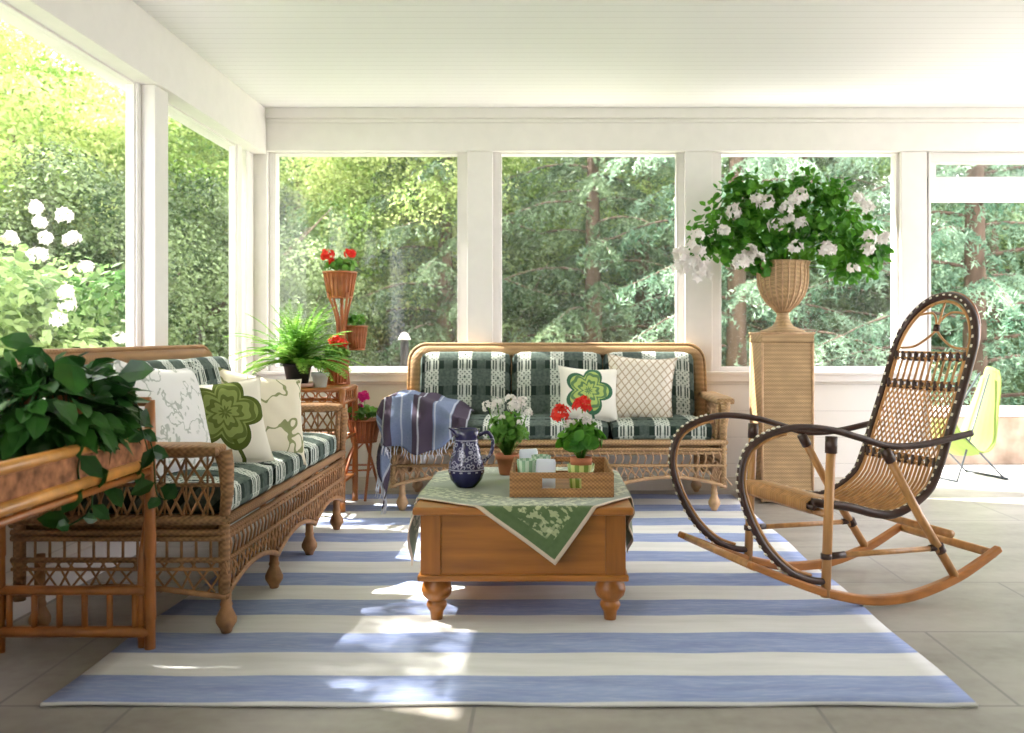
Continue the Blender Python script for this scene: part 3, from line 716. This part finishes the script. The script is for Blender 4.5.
    for i in range(32):
        s = -.215+.43*i/31; pts = [P(.195+.13*math.cos(a)*1.0 if False else .33-.0, s, .40) for a in (0,)]
        pr = [(.19, .392), (.25, .402), (.31, .408), (.335, .395), (.335, .37), (.31, .355)]
        rl.tube([P(t, s, h+.0) for t, h in pr], .0052, 5)
    rl.build('wound_seat_roll', OAK, root)
    for t, h in ((.31, .378), (.19, .378)): MB().tube([P(t, -.235, h), P(t, .235, h)], .012, 8).build('seat_rail', DARKW, root)
    # decorative fan in the arch
    dc = MB()
    for sg in (-1, 1):
        dc.tube(bez([P(-.425, sg*.19, .945), P(-.43, sg*.10, .955), P(-.445, sg*.012, 1.01), P(-.455, sg*.008, 1.05), P(-.475, sg*.05, 1.09), P(-.475, sg*.13, 1.085)], 6), .005, 6)
    dc.tube([P(-.445, 0, 1.01), P(-.50, 0, 1.155)], .0045, 6)
    f = dc.build('arch_scroll', OAK, root); MB().tube([P(-.445, 0, 1.015), P(-.453, 0, 1.04)], .014, 8).build('arch_knot', DARKW, f)
rocker()

# ------------------------------------------------------------------ wicker pedestal and urn of flowers
PX, PYc = 1.437, 5.60
def pedestal():
    r = empty('wicker_pedestal', (PX, PYc, .011)); tag(r, 'tall square sand-coloured wicker pedestal under the urn', 'pedestal')
    MB().box((-.15, -.15, 0), (.15, .15, .945)).build('column', WICP, r, False, bevel=.006)
    MB().box((-.157, -.157, .945), (.157, .157, 1.0)).build('top_slab', WICP, r, False, bevel=.006)
    mb = MB()
    for sx in (-1, 1):
        for sy in (-1, 1): mb.tube([(sx*.15, sy*.15, 0), (sx*.15, sy*.15, .945)], .008, 7)
    mb.tube([(-.157, -.157, 1.0), (.157, -.157, 1.0), (.157, .157, 1.0), (-.157, .157, 1.0)], .007, 7, True)
    mb.build('corner_cane', WICLT, r)
    r = empty('wicker_urn', (PX+.01, PYc, 1.019)); tag(r, 'ribbed wicker urn on the tall pedestal', 'urn')
    MB().lathe([(.135, 0), (.13, .008), (.10, .018), (.065, .035), (.045, .06), (.036, .10), (.038, .12)], (0, 0, 0), 32).build('foot', WICP, r)
    mb = MB(); prof = [(.038, .12), (.055, .14), (.09, .17), (.125, .22), (.145, .28), (.15, .34), (.148, .40), (.160, .425), (.150, .43), (.135, .40), (.001, .39)]
    mb.lathe(prof, (0, 0, 0), 36).build('bowl', WICP, r)
    rb = MB()
    for k in range(24):
        a = 2*PI*k/24; rb.tube([((q+.002)*math.cos(a), (q+.002)*math.sin(a), z) for q, z in prof[:8]], .0045, 5)
    rb.build('bowl_ribs', WICLT, r)
pedestal()
def bouquet():
    r = empty('flower_bouquet', (PX+.01, PYc, 1.44)); tag(r, 'wide bouquet of green leaves and white blooms in the wicker urn', 'flowers')
    mb = MB(); st = MB()
    cl = [(-.22, 0, .46, .09), (.0, 0, .42, .10), (.14, 0, .48, .07), (.33, 0, .42, .08), (-.42, -.02, .20, .15), (-.28, -.05, .28, .18), (-.16, 0, .17, .15), (-.05, -.05, .24, .17), (.08, 0, .20, .16), (.22, -.03, .28, .17), (.36, 0, .22, .17), (.48, .02, .14, .13), (-.50, .0, .10, .10), (.30, -.04, .06, .14), (.47, -.02, .0, .12), (-.30, -.04, .08, .14), (-.14, .05, .36, .12), (.10, -.04, .40, .10), (0, 0, .07, .14), (.27, .0, .40, .08), (-.30, 0, .44, .07), (.56, -.02, .06, .07), (-.16, -.1, -.03, .07), (.38, 0, -.06, .08)]
    for x, y, z, R in cl:
        bush(mb, None, (x, y, z), (R*1.15, R*.9, R*.95), int(1500*R**1.4), .027, True, -1)
        st.tube(bez([(x*.1, 0, -.03), (x*.5, y*.5, z*.45), (x, y, z)], 5), .004, 5)
        for _ in range(14): d = rdir(-.3); leaf(mb, Vector((x, y, z))+d*R*U(.9, 1.15), d+rdir()*.5, .055, .034)
    mb.build('foliage', GERD, r, False); st.build('stems', GERL, r)
    fl = [at(px, py, 5.40) for px, py in ((765, 205), (757, 200), (788, 208), (797, 203), (803, 197), (790, 218), (799, 224), (775, 228), (722, 232), (752, 252), (760, 258), (797, 250), (856, 200), (865, 207), (868, 237), (866, 248), (852, 270), (884, 242), (697, 235), (735, 210), (830, 248), (742, 262))]
    for i, p in enumerate(fl):
        b = MB(); bloom(b, p-Vector((PX+.01, PYc, 1.44))+rdir()*.015, U(.030, .050), random.randint(10, 18), U(.022, .032)); b.build('flower_head', WFL, r, False)
    for px, py in ((690, 262), (680, 268), (703, 275), (695, 250), (683, 255), (700, 262)):
        b = MB(); bloom(b, at(px, py, 5.38)-Vector((PX+.01, PYc, 1.44)), .05, 12, .038); b.build('flower_head', WFL, r, False)
bouquet()

# ------------------------------------------------------------------ bamboo side table, fern, plant stand (back left corner)
STX0, STX1, STY0, STY1, STZ = -1.58, -1.135, 5.15, 5.50, .700
def side_table():
    cx, cy = (STX0+STX1)/2, (STY0+STY1)/2
    r = empty('bamboo_side_table', (cx, cy, .011)); tag(r, 'reddish bamboo side table with fretwork behind the left sofa', 'side table')
    w, d = (STX1-STX0)/2, (STY1-STY0)/2; z = STZ-.011
    MB().box((-w+.01, -d+.01, z-.012), (w-.01, d-.01, z)).build('tabletop', BAMBY, r, False, bevel=.003)
    MB().tube([(-w, -d, z-.008), (w, -d, z-.008), (w, d, z-.008), (-w, d, z-.008)], .013, 8, True).tube([(-w, -d, z-.085), (w, -d, z-.085), (w, d, z-.085), (-w, d, z-.085)], .010, 8, True).build('apron_rail', BAMB, r)
    for sx in (-1, 1):
        for sy in (-1, 1):
            MB().tube([(sx*w, sy*d, k*z/8+(.0 if k < 8 else -.003)) for k in range(9)], [.017 if k % 2 else .019 for k in range(9)], 10).build('leg', BAMB, r)
    fw = MB()
    for a, b, ax in ((-w, w, 0), (-d, d, 1)):
        for sg in (-1, 1):
            for k in range(6):
                c = a+(b-a)*(k+.5)/6; q = []
                for m in range(12):
                    t = 2*PI*m/12; x, zz = c+.032*math.cos(t), z-.046+.030*math.sin(t); q.append((x, sg*d, zz) if ax == 0 else (sg*w, x, zz))
                fw.tube(q, .0045, 5, True)
    fw.build('fretwork', BAMB, r)
    st = MB()
    for zz in (.40, .16):
        st.tube([(-w, -d, zz), (w, -d, zz), (w, d, zz), (-w, d, zz)], .009, 8, True)
    st.build('stretcher', BAMB, r)
    MB().box((-w, -d, .155), (w, d, .165)).build('lower_shelf', BAMB, r, False)
side_table()
def fern():
    o = MB().lathe([(.10, 0), (.12, .005), (.135, .025), (.128, .025), (.11, .01), (.001, .008)], (0, 0, 0), 28).build('plant_saucer', PINKC, loc=(-1.42, 5.31, STZ+.001)); tag(o, 'pink clay saucer under the fern on the bamboo side table', 'saucer')
    r = empty('boston_fern', (-1.43, 5.32, STZ+.012)); tag(r, 'bushy bright green fern in a black pot on the bamboo side table', 'fern')
    MB().lathe([(.055, 0), (.058, .004), (.078, .105), (.084, .108), (.084, .125), (.075, .125), (.070, .10), (.001, .10)], (0, 0, 0), 24).build('pot', BLACK, r)
    mb = MB()
    for k in range(105):
        a = U(0, 2*PI); Lf = U(.26, .46); el = U(.25, 1.4); d = Vector((math.cos(a)*math.cos(el), math.sin(a)*math.cos(el)*.85, math.sin(el)))
        p = Vector((U(-.03, .03), U(-.03, .03), .11)); pts = [p.copy()]
        for j in range(12):
            p = p+d*Lf/12; d = (d+Vector((0, 0, -.075-.05*j/12))).normalized(); pts.append(p.copy())
        mb.tube(pts, [.0018]*12+[.0008], 3)
        for j in range(1, 13):
            t = (pts[j]-pts[j-1]).normalized(); sd_ = t.cross(Vector((0, 0, 1))); sd_ = sd_.normalized() if sd_.length > .1 else Vector((1, 0, 0))
            ll = .034*math.sin(min(1, (13.5-j)/7)*PI/2)
            for sg in (-1, 1):
                for h in (0, .5):
                    q = pts[j-1].lerp(pts[j], h); leaf(mb, q, sd_*sg+t*.45, ll*1.25, .018, Vector((0, 0, 1))+rdir()*.2, .15)
    mb.build('fronds', FERN, r, False)
    potted('potted_plant', (-1.285, 5.26, STZ+.001), .05, .085, 'small grey pot of leaves at the right end of the bamboo side table', (.06, .05, .05), 40, .018, [], GERD, potm=plain('grey_clay', (.42, .44, .43), .7, .1))
fern()
def basket(r, c, R, h, m=REDW):
    b = MB(); x, y, z = c
    b.lathe([(R*.70, 0), (R*.72, .003), (R, h), (R*.93, h), (R*.68, .01), (.001, .01)], c, 24)
    for k in range(20):
        a = 2*PI*k/20; b.tube([(x+R*.73*math.cos(a), y+R*.73*math.sin(a), z), (x+R*1.02*math.cos(a), y+R*1.02*math.sin(a), z+h)], .0065 if R > .08 else .0045, 5)
    bo = b.build('basket', m, r)
    for zz, rr in ((h, 1.05), (.004, .76)): MB().tube([(x+R*rr*math.cos(2*PI*k/24), y+R*rr*math.sin(2*PI*k/24), z+zz) for k in range(24)], .006, 6, True).build('basket_rim', m, bo)
SX, SY = -1.20, 5.60
def plant_stand():
    r = empty('plant_stand', (SX, SY, .011)); tag(r, 'tiered reddish rattan plant stand with flower baskets in the back left corner', 'plant stand')
    L = lambda px, py, Y: at(px, py, Y)-Vector((SX, SY, .011))
    b1 = L(340, 298, 5.60); basket(r, (b1.x, b1.y, b1.z), .095, .155)
    b2 = L(357, 350, 5.66); basket(r, (b2.x, b2.y, b2.z), .060, .145)
    b3 = L(336, 384, 5.52); basket(r, (b3.x, b3.y, b3.z), .075, .145)
    b4 = L(364, 442, 5.55); basket(r, (b4.x, b4.y, b4.z), .095, .135)
    st = MB(); cx, cy = b1.x+.01, b1.y
    for k in range(4):
        a = PI/4+k*PI/2
        st.tube(bez([(b1.x+.085*math.cos(a), b1.y+.085*math.sin(a), b1.z+.03), (cx+.035*math.cos(a), cy+.035*math.sin(a), b1.z-.13), (cx+.03*math.cos(a), cy+.03*math.sin(a), b1.z-.30), (cx+.02+.06*math.cos(a), cy+.05*math.sin(a), b4.z+.08)], 5), .008, 6)
    st.tube([(cx, cy, b1.z), (cx+.01, cy, b4.z+.06)], .011, 7); st.build('upright_canes', REDW, r)
    for (fx, fy) in ((345, 505), (374, 494), (354, 500)):
        pass
    for p0, p1 in (((b4.x-.04, b4.y-.05, b4.z+.01), (-.03, -.17, 0)), ((b4.x+.0, b4.y+.05, b4.z+.01), (.17, .16, 0)), ((b4.x-.05, b4.y+.04, b4.z+.01), (-.14, .13, 0)), ((b4.x+.05, b4.y-.04, b4.z+.01), (.13, -.13, 0))):
        MB().tube([p0, p1], .009, 7).build('leg', REDW, r)
    br = MB(); br.tube([(-.05, -.13, .18), (.15, -.09, .18), (.13, .13, .18), (-.12, .12, .18)], .006, 6, True)
    br.tube([(-.05, -.12, .18), (.09, .05, .33)], .005, 6); br.build('brace', REDW, r)
    W_ = lambda p: (p.x+SX, p.y+SY, p.z+.011)
    def inb(p, h, label, R, n, lr, bl, bm, group=None):
        x, y, z = W_(p); r_ = empty('basket_plant', (x, y, z+.012)); tag(r_, label, 'plant')
        MB().lathe([(R*.7, 0), (R*.85, h*.8), (.001, h*.82)], (0, 0, 0), 18).build('soil', SOIL, r_)
        m = MB(); s_ = MB(); bush(m, s_, (0, 0, h+.03), (R*1.15, R*1.15, .05), n, lr); m.build('foliage', GERL, r_, False)
        for bx, bz, br_ in bl:
            s_.tube([(0, 0, h*.8), (bx, -.02, h+bz)], .002, 4); b = MB(); bloom(b, (bx, -.02, h+bz), br_, 36, br_*.42); b.build('flower_head', bm, r_, False)
        s_.build('stems', GERL, r_)
    inb(b1, .15, 'red geranium in the top basket of the plant stand', .085, 80, .020, [(-.07, .095, .042), (.065, .105, .036), (-.05, .055, .026)], RFL)
    inb(b2, .14, 'leafy green plant in the second basket of the plant stand', .055, 70, .016, [], RFL)
    inb(b3, .14, 'red-flowered geranium in the third basket of the plant stand', .065, 60, .020, [(0, .10, .040), (.045, .09, .03)], RFL)
    inb(b4, .13, 'magenta cyclamen in the lowest basket of the plant stand', .08, 60, .024, [(-.025, .12, .040), (.01, .135, .034), (-.02, .07, .022)], MFL)
plant_stand()

# ------------------------------------------------------------------ near left bamboo console with pothos
def console():
    X1, Y1, X0, Y0 = -1.245, 2.90, -1.72, 1.75
    r = empty('bamboo_console_table', (X1, Y1, 0)); tag(r, 'orange bamboo console table with cork band at the near left', 'console table')
    w, d = X0-X1, Y0-Y1
    for x, y in ((0, 0), (w, 0), (0, d), (w, d)):
        MB().tube([(x, y, z) for z in (0, .1, .105, .3, .305, .5, .505, .65, .655, .795)], [.017, .0165, .019, .0165, .019, .0165, .019, .016, .018, .015], 12).build('leg', BAMB, r)
    l2 = MB().tube([(-.030, .012, .0), (-.030, .012, .12), (-.027, .012, .3), (-.016, .012, .43)], [.012, .017, .016, .006], 10); l2.build('leg_brace', BAMB, r)
    def ring(z, rr, nm, m):
        mb = MB(); mb.tube([(0, 0, z), (w, 0, z), (w, d, z), (0, d, z)], rr, 10, True); return mb.build(nm, m, r)
    ring(.694, .016, 'upper_rail', BAMBY); ring(.600, .017, 'lower_rail', BAMBY); ring(.570, .010, 'under_rail', BAMB)
    MB().box((w, d, .614), (0, 0, .682)).build('cork_band', plain('brown_cork', (.30, .13, .06), .8, .6, 28, None, .2, .5), r, False)
    g = MB().tube([(0, 0, .79), (w, 0, .79)], .015, 10).tube([(w, 0, .79), (w, d, .79), (0, d, .79)], .015, 10); g.build('gallery_rail', BAMB, r)
    for z in (.195, .065): MB().tube([(0, 0, z), (w, 0, z)], .015 if z > .1 else .018, 10).build('end_stretcher', BAMB, r)
    for k in range(6): MB().tube([(w*(k+.6)/6, 0, .07), (w*(k+.6)/6, 0, .19)], .010, 8).build('spindle', BAMB, r)
    # pothos in a planter standing on the console
    q = empty('pothos_plant', (-1.385, 2.58, .707)); tag(q, 'trailing dark green pothos in a pot on the bamboo console', 'potted plant')
    MB().lathe([(.09, 0), (.095, .004), (.115, .10), (.12, .13), (.105, .13), (.1, .11), (.001, .11)], (0, 0, 0), 24).build('pot', TERRA, q)
    MB().lathe([(.1, .108), (.001, .118)], (0, 0, 0), 16).build('soil', SOIL, q)
    mb = MB(); st = MB()
    for _ in range(800):
        d_ = rdir(-.5); p = Vector((d_.x*.185-.01, d_.y*.30, .085+d_.z*.13))*U(.5, 1); p.z = max(p.z, .02)
        dd = (d_+Vector((0, 0, -.15))+rdir()*.5); L_ = U(.05, .10); leaf(mb, p, dd, L_, L_*.62, d_+Vector((0, 0, .8))+rdir()*.4, .3)
        if random.random() < .5: st.tube([(0, 0, .12), (p.x*.5, p.y*.5, p.z*.5+.13), p], .002, 4)
    O = Vector((-1.385, 2.58, .707))
    for vine in ([(130, 400, 2.62), (140, 425, 2.70), (148, 455, 2.78), (138, 470, 2.82)], [(95, 440, 2.55), (92, 480, 2.60), (90, 510, 2.62), (70, 525, 2.6)], [(110, 430, 2.6), (108, 465, 2.66), (112, 490, 2.7)], [(80, 430, 2.45), (78, 470, 2.45), (82, 490, 2.45)], [(120, 420, 2.7), (150, 440, 2.75), (156, 490, 2.82), (165, 500, 2.82)]):
        P_ = [at(*v)-O for v in vine]; B = bez([Vector((0, 0, .13))]+P_, 5); st.tube(B, .0025, 4)
        for k in range(5, len(B), 3): d_ = (rdir()+Vector((0, -.3, -.7))); L_ = U(.05, .085); leaf(mb, B[k], d_, L_, L_*.65, Vector((.2, -1, .3))+rdir()*.3, .1)
    for px, py, Y, L_, dx in ((50, 362, 2.5, .10, -.6), (35, 345, 2.45, .09, -.8), (118, 375, 2.6, .12, 1), (76, 395, 2.3, .15, .05), (92, 485, 2.58, .10, .3), (70, 522, 2.6, .09, -1)):
        leaf(mb, at(px, py, Y)-O, (dx, -.2, -.5 if L_ > .15 else .25), L_, L_*.6, (.1, -1, .5), .1)
    mb.build('foliage', POTH, q, False); st.build('vines', POTH, q)
console()

# ------------------------------------------------------------------ outside: patio things
def ledge():
    r = empty('garden_wall', (3.9, 7.35, -.02)); tag(r, 'low brown stone garden wall with a white coping beyond the doorway', 'garden wall')
    st = Mat('brown_field_stone', .85); v = st.nt.nodes.new('ShaderNodeTexVoronoi'); v.inputs['Scale'].default_value = 6; st.nt.links.new(st.tc.outputs['Object'], v.inputs[0])
    st.base(st.mix(st.sharp(st.noise(5, 3), .3, .7), (.20, .14, .10), (.42, .33, .26))).bump(E(st.nt, v.outputs[0]), .6, .02)
    MB().box((-1.35, -.12, 0), (2.2, .15, .38)).build('stone_base', st.m, r, False, bevel=.01)
    MB().box((-1.38, -.15, .38), (2.23, .18, .44)).build('coping', CONC, r, False, bevel=.01)
ledge()
def lime_chair():
    r = empty('sling_chair', (3.0, 6.62, -.02), .25); tag(r, 'lime green canvas sling chair on the patio beyond the doorway', 'chair')
    f = MB()
    for sg in (-1, 1):
        f.tube([(-.20, sg*.20, 0), (.19, sg*.05, .74)], .007, 7); f.tube([(.20, sg*.20, 0), (-.24, sg*.18, .42)], .007, 7)
    f.tube([(-.22, -.22, .01), (-.22, .22, .01)], .009, 7).tube([(.20, -.22, .01), (.20, .22, .01)], .009, 7)
    f.build('folding_frame', STEEL, r)
    pr = bez([(-.26, 0, .43), (-.18, 0, .27), (-.04, 0, .16), (.06, 0, .22), (.13, 0, .42), (.20, 0, .64), (.23, 0, .79)], 6); N = len(pr)
    def fn(u, v):
        k = v*(N-1); i = min(N-2, int(k)); p = pr[i].lerp(pr[i+1], k-i); a = 2*u-1
        w_ = .21-.14*max(0, v-.45)/.55; return Vector((p.x+.06*a*a*(1-abs(v-.5)), a*w_, p.z+.05*a*a*math.sin(v*PI)+.003*math.sin(a*26)-.03*a*a*(v > .9)))
    MB().grid(fn, 34, 26).build('canvas_sling', LIME, r, solid=.008)
lime_chair()
def lamp_post():
    r = empty('garden_lamp', (-1.10, 7.2, -.14)); r.scale = (.62, .62, 1.02); tag(r, 'dark lantern post with a pale cap outside the left back window', 'garden lamp')
    MB().lathe([(.035, 0), (.035, .85)], (0, 0, 0), 14).build('post', STEEL, r)
    MB().lathe([(.05, .85), (.055, .86), (.055, 1.06), (.04, 1.08)], (0, 0, 0), 14).build('lantern_body', BLACK, r)
    MB().lathe([(.075, 1.08), (.078, 1.09), (.04, 1.13), (.001, 1.14)], (0, 0, 0), 18).build('cap', CONC, r)
lamp_post()

# ------------------------------------------------------------------ outside: trees and shrubs
def leafmesh(name, cen, nrm, size, asp=.55):
    n = len(cen); a = RNG.normal(size=(n, 3)); nrm = nrm/np.linalg.norm(nrm, axis=1, keepdims=True)
    d = np.cross(nrm, a); d /= np.linalg.norm(d, axis=1, keepdims=True); s = np.cross(nrm, d)
    sz = (size*RNG.uniform(.6, 1.3, n))[:, None]
    v = np.stack([cen-d*sz, cen+s*sz*asp+nrm*sz*.15, cen+d*sz, cen-s*sz*asp+nrm*sz*.15], 1).reshape(-1, 3)
    me = bpy.data.meshes.new(name); me.vertices.add(4*n); me.vertices.foreach_set('co', v.astype('f').ravel())
    me.loops.add(4*n); me.loops.foreach_set('vertex_index', np.arange(4*n, dtype='i')); me.polygons.add(n)
    me.polygons.foreach_set('loop_start', np.arange(0, 4*n, 4, dtype='i')); me.polygons.foreach_set('loop_total', np.full(n, 4, dtype='i'))
    me.update(); me.validate(); return me
def crown(name, R, n, size, clumps, cr, flat=.6, low=-.9):
    d = RNG.normal(size=(clumps, 3)); d /= np.linalg.norm(d, axis=1, keepdims=True); d = d[d[:, 2] > low]
    C = d*np.array(R)*RNG.uniform(.45, 1, (len(d), 1)); k = RNG.integers(0, len(C), n)
    o = RNG.normal(size=(n, 3)); o /= np.linalg.norm(o, axis=1, keepdims=True); o *= RNG.uniform(.5, 1, (n, 1))*cr
    o[:, 2] *= flat; return leafmesh(name, C[k]+o, o*np.array([.5, .5, .6])+RNG.normal(size=(n, 3))*.35*cr+np.array([0, 0, .4*cr]), size)
def mesh_obj(name, me, m, parent=None, loc=(0, 0, 0)):
    o = bpy.data.objects.new(name, me); COL.objects.link(o); o.parent = parent; o.location = loc
    if not me.materials: me.materials.append(m)
    return o
F_YEL = foliage('yellow_green_leaf_painted_sun', (.22, .36, .07), (.72, .78, .36), .9, .5); F_MID = foliage('mid_green_leaf', (.08, .19, .05), (.46, .60, .26), .8, .4)  # pale tones stand in for sun on the leaves, dark ones for shade
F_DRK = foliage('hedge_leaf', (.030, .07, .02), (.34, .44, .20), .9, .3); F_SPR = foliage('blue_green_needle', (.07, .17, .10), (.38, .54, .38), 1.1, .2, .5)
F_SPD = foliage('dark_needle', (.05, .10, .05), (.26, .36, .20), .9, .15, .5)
M_OAK = crown('crown', (1.9, 1.9, 2.3), 120000, .027, 170, .62); M_OAK.materials.append(F_MID)
M_YEL = crown('crown', (1.8, 1.7, 2.2), 110000, .025, 150, .52); M_YEL.materials.append(F_YEL)
M_HED = crown('crown', (1.5, 1.0, 1.5), 70000, .024, 130, .40, .8); M_HED.materials.append(F_DRK)
M_SPA = crown('crown', (1.9, 1.8, 2.4), 46000, .030, 60, .50, .45); M_SPA.materials.append(F_YEL)
M_SPO = crown('crown', (2.0, 1.9, 2.4), 46000, .034, 55, .55, .45); M_SPO.materials.append(F_MID)
def tree_trunk(h, r, br, lean=0, reach=1.0):
    mb = MB(); mb.tube([(0, 0, 0), (lean*.3, 0, h*.3), (lean*.7, .03, h*.65), (lean, 0, h)], [r, r*.8, r*.6, r*.3], 10)
    for k in range(br):
        a = U(0, 2*PI); z = h*U(.35, .8); l = U(.6, 1.4)*reach; mb.tube([(lean*z/h, 0, z), (lean*z/h+math.cos(a)*l*.5, math.sin(a)*l*.5, z+l*.35), (lean*z/h+math.cos(a)*l, math.sin(a)*l, z+l*.9)], [r*.4, r*.25, r*.1], 7)
    return mb
def tree(name, loc, sc, cm, mat_, ch, label, cat='tree', group=None, rz=None, tr=.09, bark=BARK):
    r = empty(name, loc, U(0, 6) if rz is None else rz); r.scale = (sc, sc, sc); tag(r, label, cat, group)
    mesh_obj('crown', cm, mat_, r, (0, 0, ch)); tree_trunk(ch+.6, tr, 7).build('trunk', bark, r)
    return r
# spruce with drooping boughs
def spruce_mesh(name, h, R, nb, dens=1.0, z0=.35):
    cen = []; nrm = []
    wood_ = MB(); wood_.tube([(0, 0, 0), (0, 0, h*.5), (0, 0, h)], [.13, .08, .01], 9)
    for b in range(nb):
        z = z0+(h-z0)*(b/nb)**.95; a = b*2.4+U(-.3, .3); L = R*(1-(z-z0)/(h-z0))**.8*U(.8, 1.1)+.15
        pts = [Vector((0, 0, z))]; d = Vector((math.cos(a), math.sin(a), .25)); n = 8
        for j in range(n): pts.append(pts[-1]+d.normalized()*L/n); d.z -= .13 if j < 5 else -.05
        wood_.tube(pts, [.022*(1-j/(n+1)) for j in range(n+1)], 4)
        for j in range(1, n+1):
            p0, p1 = pts[j-1], pts[j]; t = (p1-p0).normalized(); sd_ = t.cross(Vector((0, 0, 1))).normalized()
            for q in range(int(5*dens)):
                base = p0.lerp(p1, U(0, 1)); sg = random.choice((-1, 1)); tl = U(.15, .42)*(.5+.7*(1-j/n)+.2)
                td = (sd_*sg*U(.4, 1)+t*U(.3, 1)+Vector((0, 0, -U(.2, .9)))).normalized(); k = max(4, int(tl/.022))
                for m in range(k):
                    x = base+td*tl*m/k+Vector((0, 0, -.10*(m/k)**2)); cen.append(x+rdir()*.018); nrm.append(rdir()+Vector((0, 0, .5)))
    c = np.array([tuple(v) for v in cen]); nn = np.array([tuple(v) for v in nrm])
    return leafmesh(name, c, nn, .036, .22), wood_
SPA, WA = spruce_mesh('needles', 6.5, 2.2, 60, 1.6); SPB, WB = spruce_mesh('needles', 5.2, 1.7, 52, 1.6)
SPA.materials.append(F_SPR); SPB.materials.append(F_SPD)
wa = WA.build('boughs', BARK); wb = WB.build('boughs', BARK); meA, meB = wa.data, wb.data
bpy.data.objects.remove(wa); bpy.data.objects.remove(wb)
def spruce(loc, sc, kind, label, group=None):
    r = empty('spruce_tree', loc, U(0, 6)); r.scale = (sc, sc, sc); tag(r, label, 'tree', group)
    mesh_obj('needles', SPA if kind else SPB, F_SPR, r); mesh_obj('boughs', meA if kind else meB, BARK, r)
G = -.14
spruce((2.0, 9.6, G), .95, 1, 'pale blue-green spruce behind the urn window')
spruce((4.3, 9.2, G), 1.0, 1, 'blue-green spruce seen through the doorway')
spruce((.55, 10.6, G), 1.0, 0, 'dark green spruce in the middle window')
spruce((3.3, 11.8, G), 1.15, 0, 'dark spruce between the urn window and the doorway')
spruce((1.35, 12.6, G), 1.2, 1, 'tall pale spruce at the right of the middle window')
spruce((-1.15, 10.6, G), .95, 0, 'drooping dark conifer at the right of the left back window')
spruce((5.6, 11.6, G), 1.15, 0, 'dark spruce far right beyond the patio wall')
GT = "leafy trees beyond the lawn"
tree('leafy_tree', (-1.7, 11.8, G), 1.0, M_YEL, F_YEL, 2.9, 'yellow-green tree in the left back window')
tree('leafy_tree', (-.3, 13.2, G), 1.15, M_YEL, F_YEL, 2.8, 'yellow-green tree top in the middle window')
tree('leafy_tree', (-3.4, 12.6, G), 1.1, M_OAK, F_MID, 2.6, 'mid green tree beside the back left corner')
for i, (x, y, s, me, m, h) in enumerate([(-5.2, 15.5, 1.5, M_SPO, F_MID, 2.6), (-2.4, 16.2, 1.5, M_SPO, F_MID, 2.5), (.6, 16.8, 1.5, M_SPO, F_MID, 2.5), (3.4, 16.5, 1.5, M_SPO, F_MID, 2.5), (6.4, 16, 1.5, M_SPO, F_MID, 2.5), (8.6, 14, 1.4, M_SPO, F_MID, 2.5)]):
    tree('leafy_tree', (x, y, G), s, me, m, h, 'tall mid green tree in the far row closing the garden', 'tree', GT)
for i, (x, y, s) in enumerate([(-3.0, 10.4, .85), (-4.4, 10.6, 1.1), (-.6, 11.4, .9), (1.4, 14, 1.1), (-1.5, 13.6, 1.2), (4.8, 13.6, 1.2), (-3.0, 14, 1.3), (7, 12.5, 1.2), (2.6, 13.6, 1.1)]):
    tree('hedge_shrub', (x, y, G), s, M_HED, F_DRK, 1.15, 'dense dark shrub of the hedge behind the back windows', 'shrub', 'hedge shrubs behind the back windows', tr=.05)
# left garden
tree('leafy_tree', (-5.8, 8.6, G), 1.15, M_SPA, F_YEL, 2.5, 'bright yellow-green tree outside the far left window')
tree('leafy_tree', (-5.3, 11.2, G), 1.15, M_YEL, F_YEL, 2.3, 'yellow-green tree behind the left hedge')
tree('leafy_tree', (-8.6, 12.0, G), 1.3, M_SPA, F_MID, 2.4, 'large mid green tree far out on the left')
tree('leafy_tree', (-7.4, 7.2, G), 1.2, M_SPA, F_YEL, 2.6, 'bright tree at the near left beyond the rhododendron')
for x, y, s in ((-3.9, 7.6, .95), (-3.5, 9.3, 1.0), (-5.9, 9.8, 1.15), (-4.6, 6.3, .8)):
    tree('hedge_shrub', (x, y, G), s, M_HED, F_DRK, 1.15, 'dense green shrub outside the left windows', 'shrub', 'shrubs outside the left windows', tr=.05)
tree('leafy_tree', (-5.3, 4.3, G), 1.1, M_SPA, F_YEL, 3.6, 'open yellow-green tree added over the near left windows to dapple the sun')  # added to break up the sun patch on the rug
tree('leafy_tree', (-5.6, 1.6, G), 1.1, M_SPA, F_YEL, 3.6, 'unseen yellow-green tree added beside the nearest left window to dapple the sun')  # added out of view, shades the sun entering the nearest window
def rhodo(loc, sc, label, fl):
    r = empty('rhododendron_bush', loc); tag(r, label, 'flowering bush')
    me = crown('crown', (.8*sc, .9*sc, .8*sc), 12000, .036, 60, .26, .8); mesh_obj('crown', me, F_MID, r, (0, 0, 1.0*sc)); tree_trunk(1.3*sc, .04, 6, 0, .5).build('trunk', BARK, r)
    for p in fl:
        b = MB(); bloom(b, Vector(p)-Vector(loc), U(.03, .048), 16, .026); b.build('flower_head', WFL, r, False)
rhodo((-3.15, 5.25, G), 1.0, 'white-blooming rhododendron outside the near left window', [at(px, py, Y) for px, py, Y in ((65, 216, 4.75), (70, 240, 4.7), (85, 268, 4.8), (40, 222, 4.8), (36, 208, 4.9), (66, 292, 4.75), (68, 305, 4.8), (38, 255, 4.75), (120, 338, 4.9), (10, 240, 4.7), (58, 320, 4.8), (45, 238, 4.8), (74, 238, 4.7))])
# overhanging branch at top left of the near left window
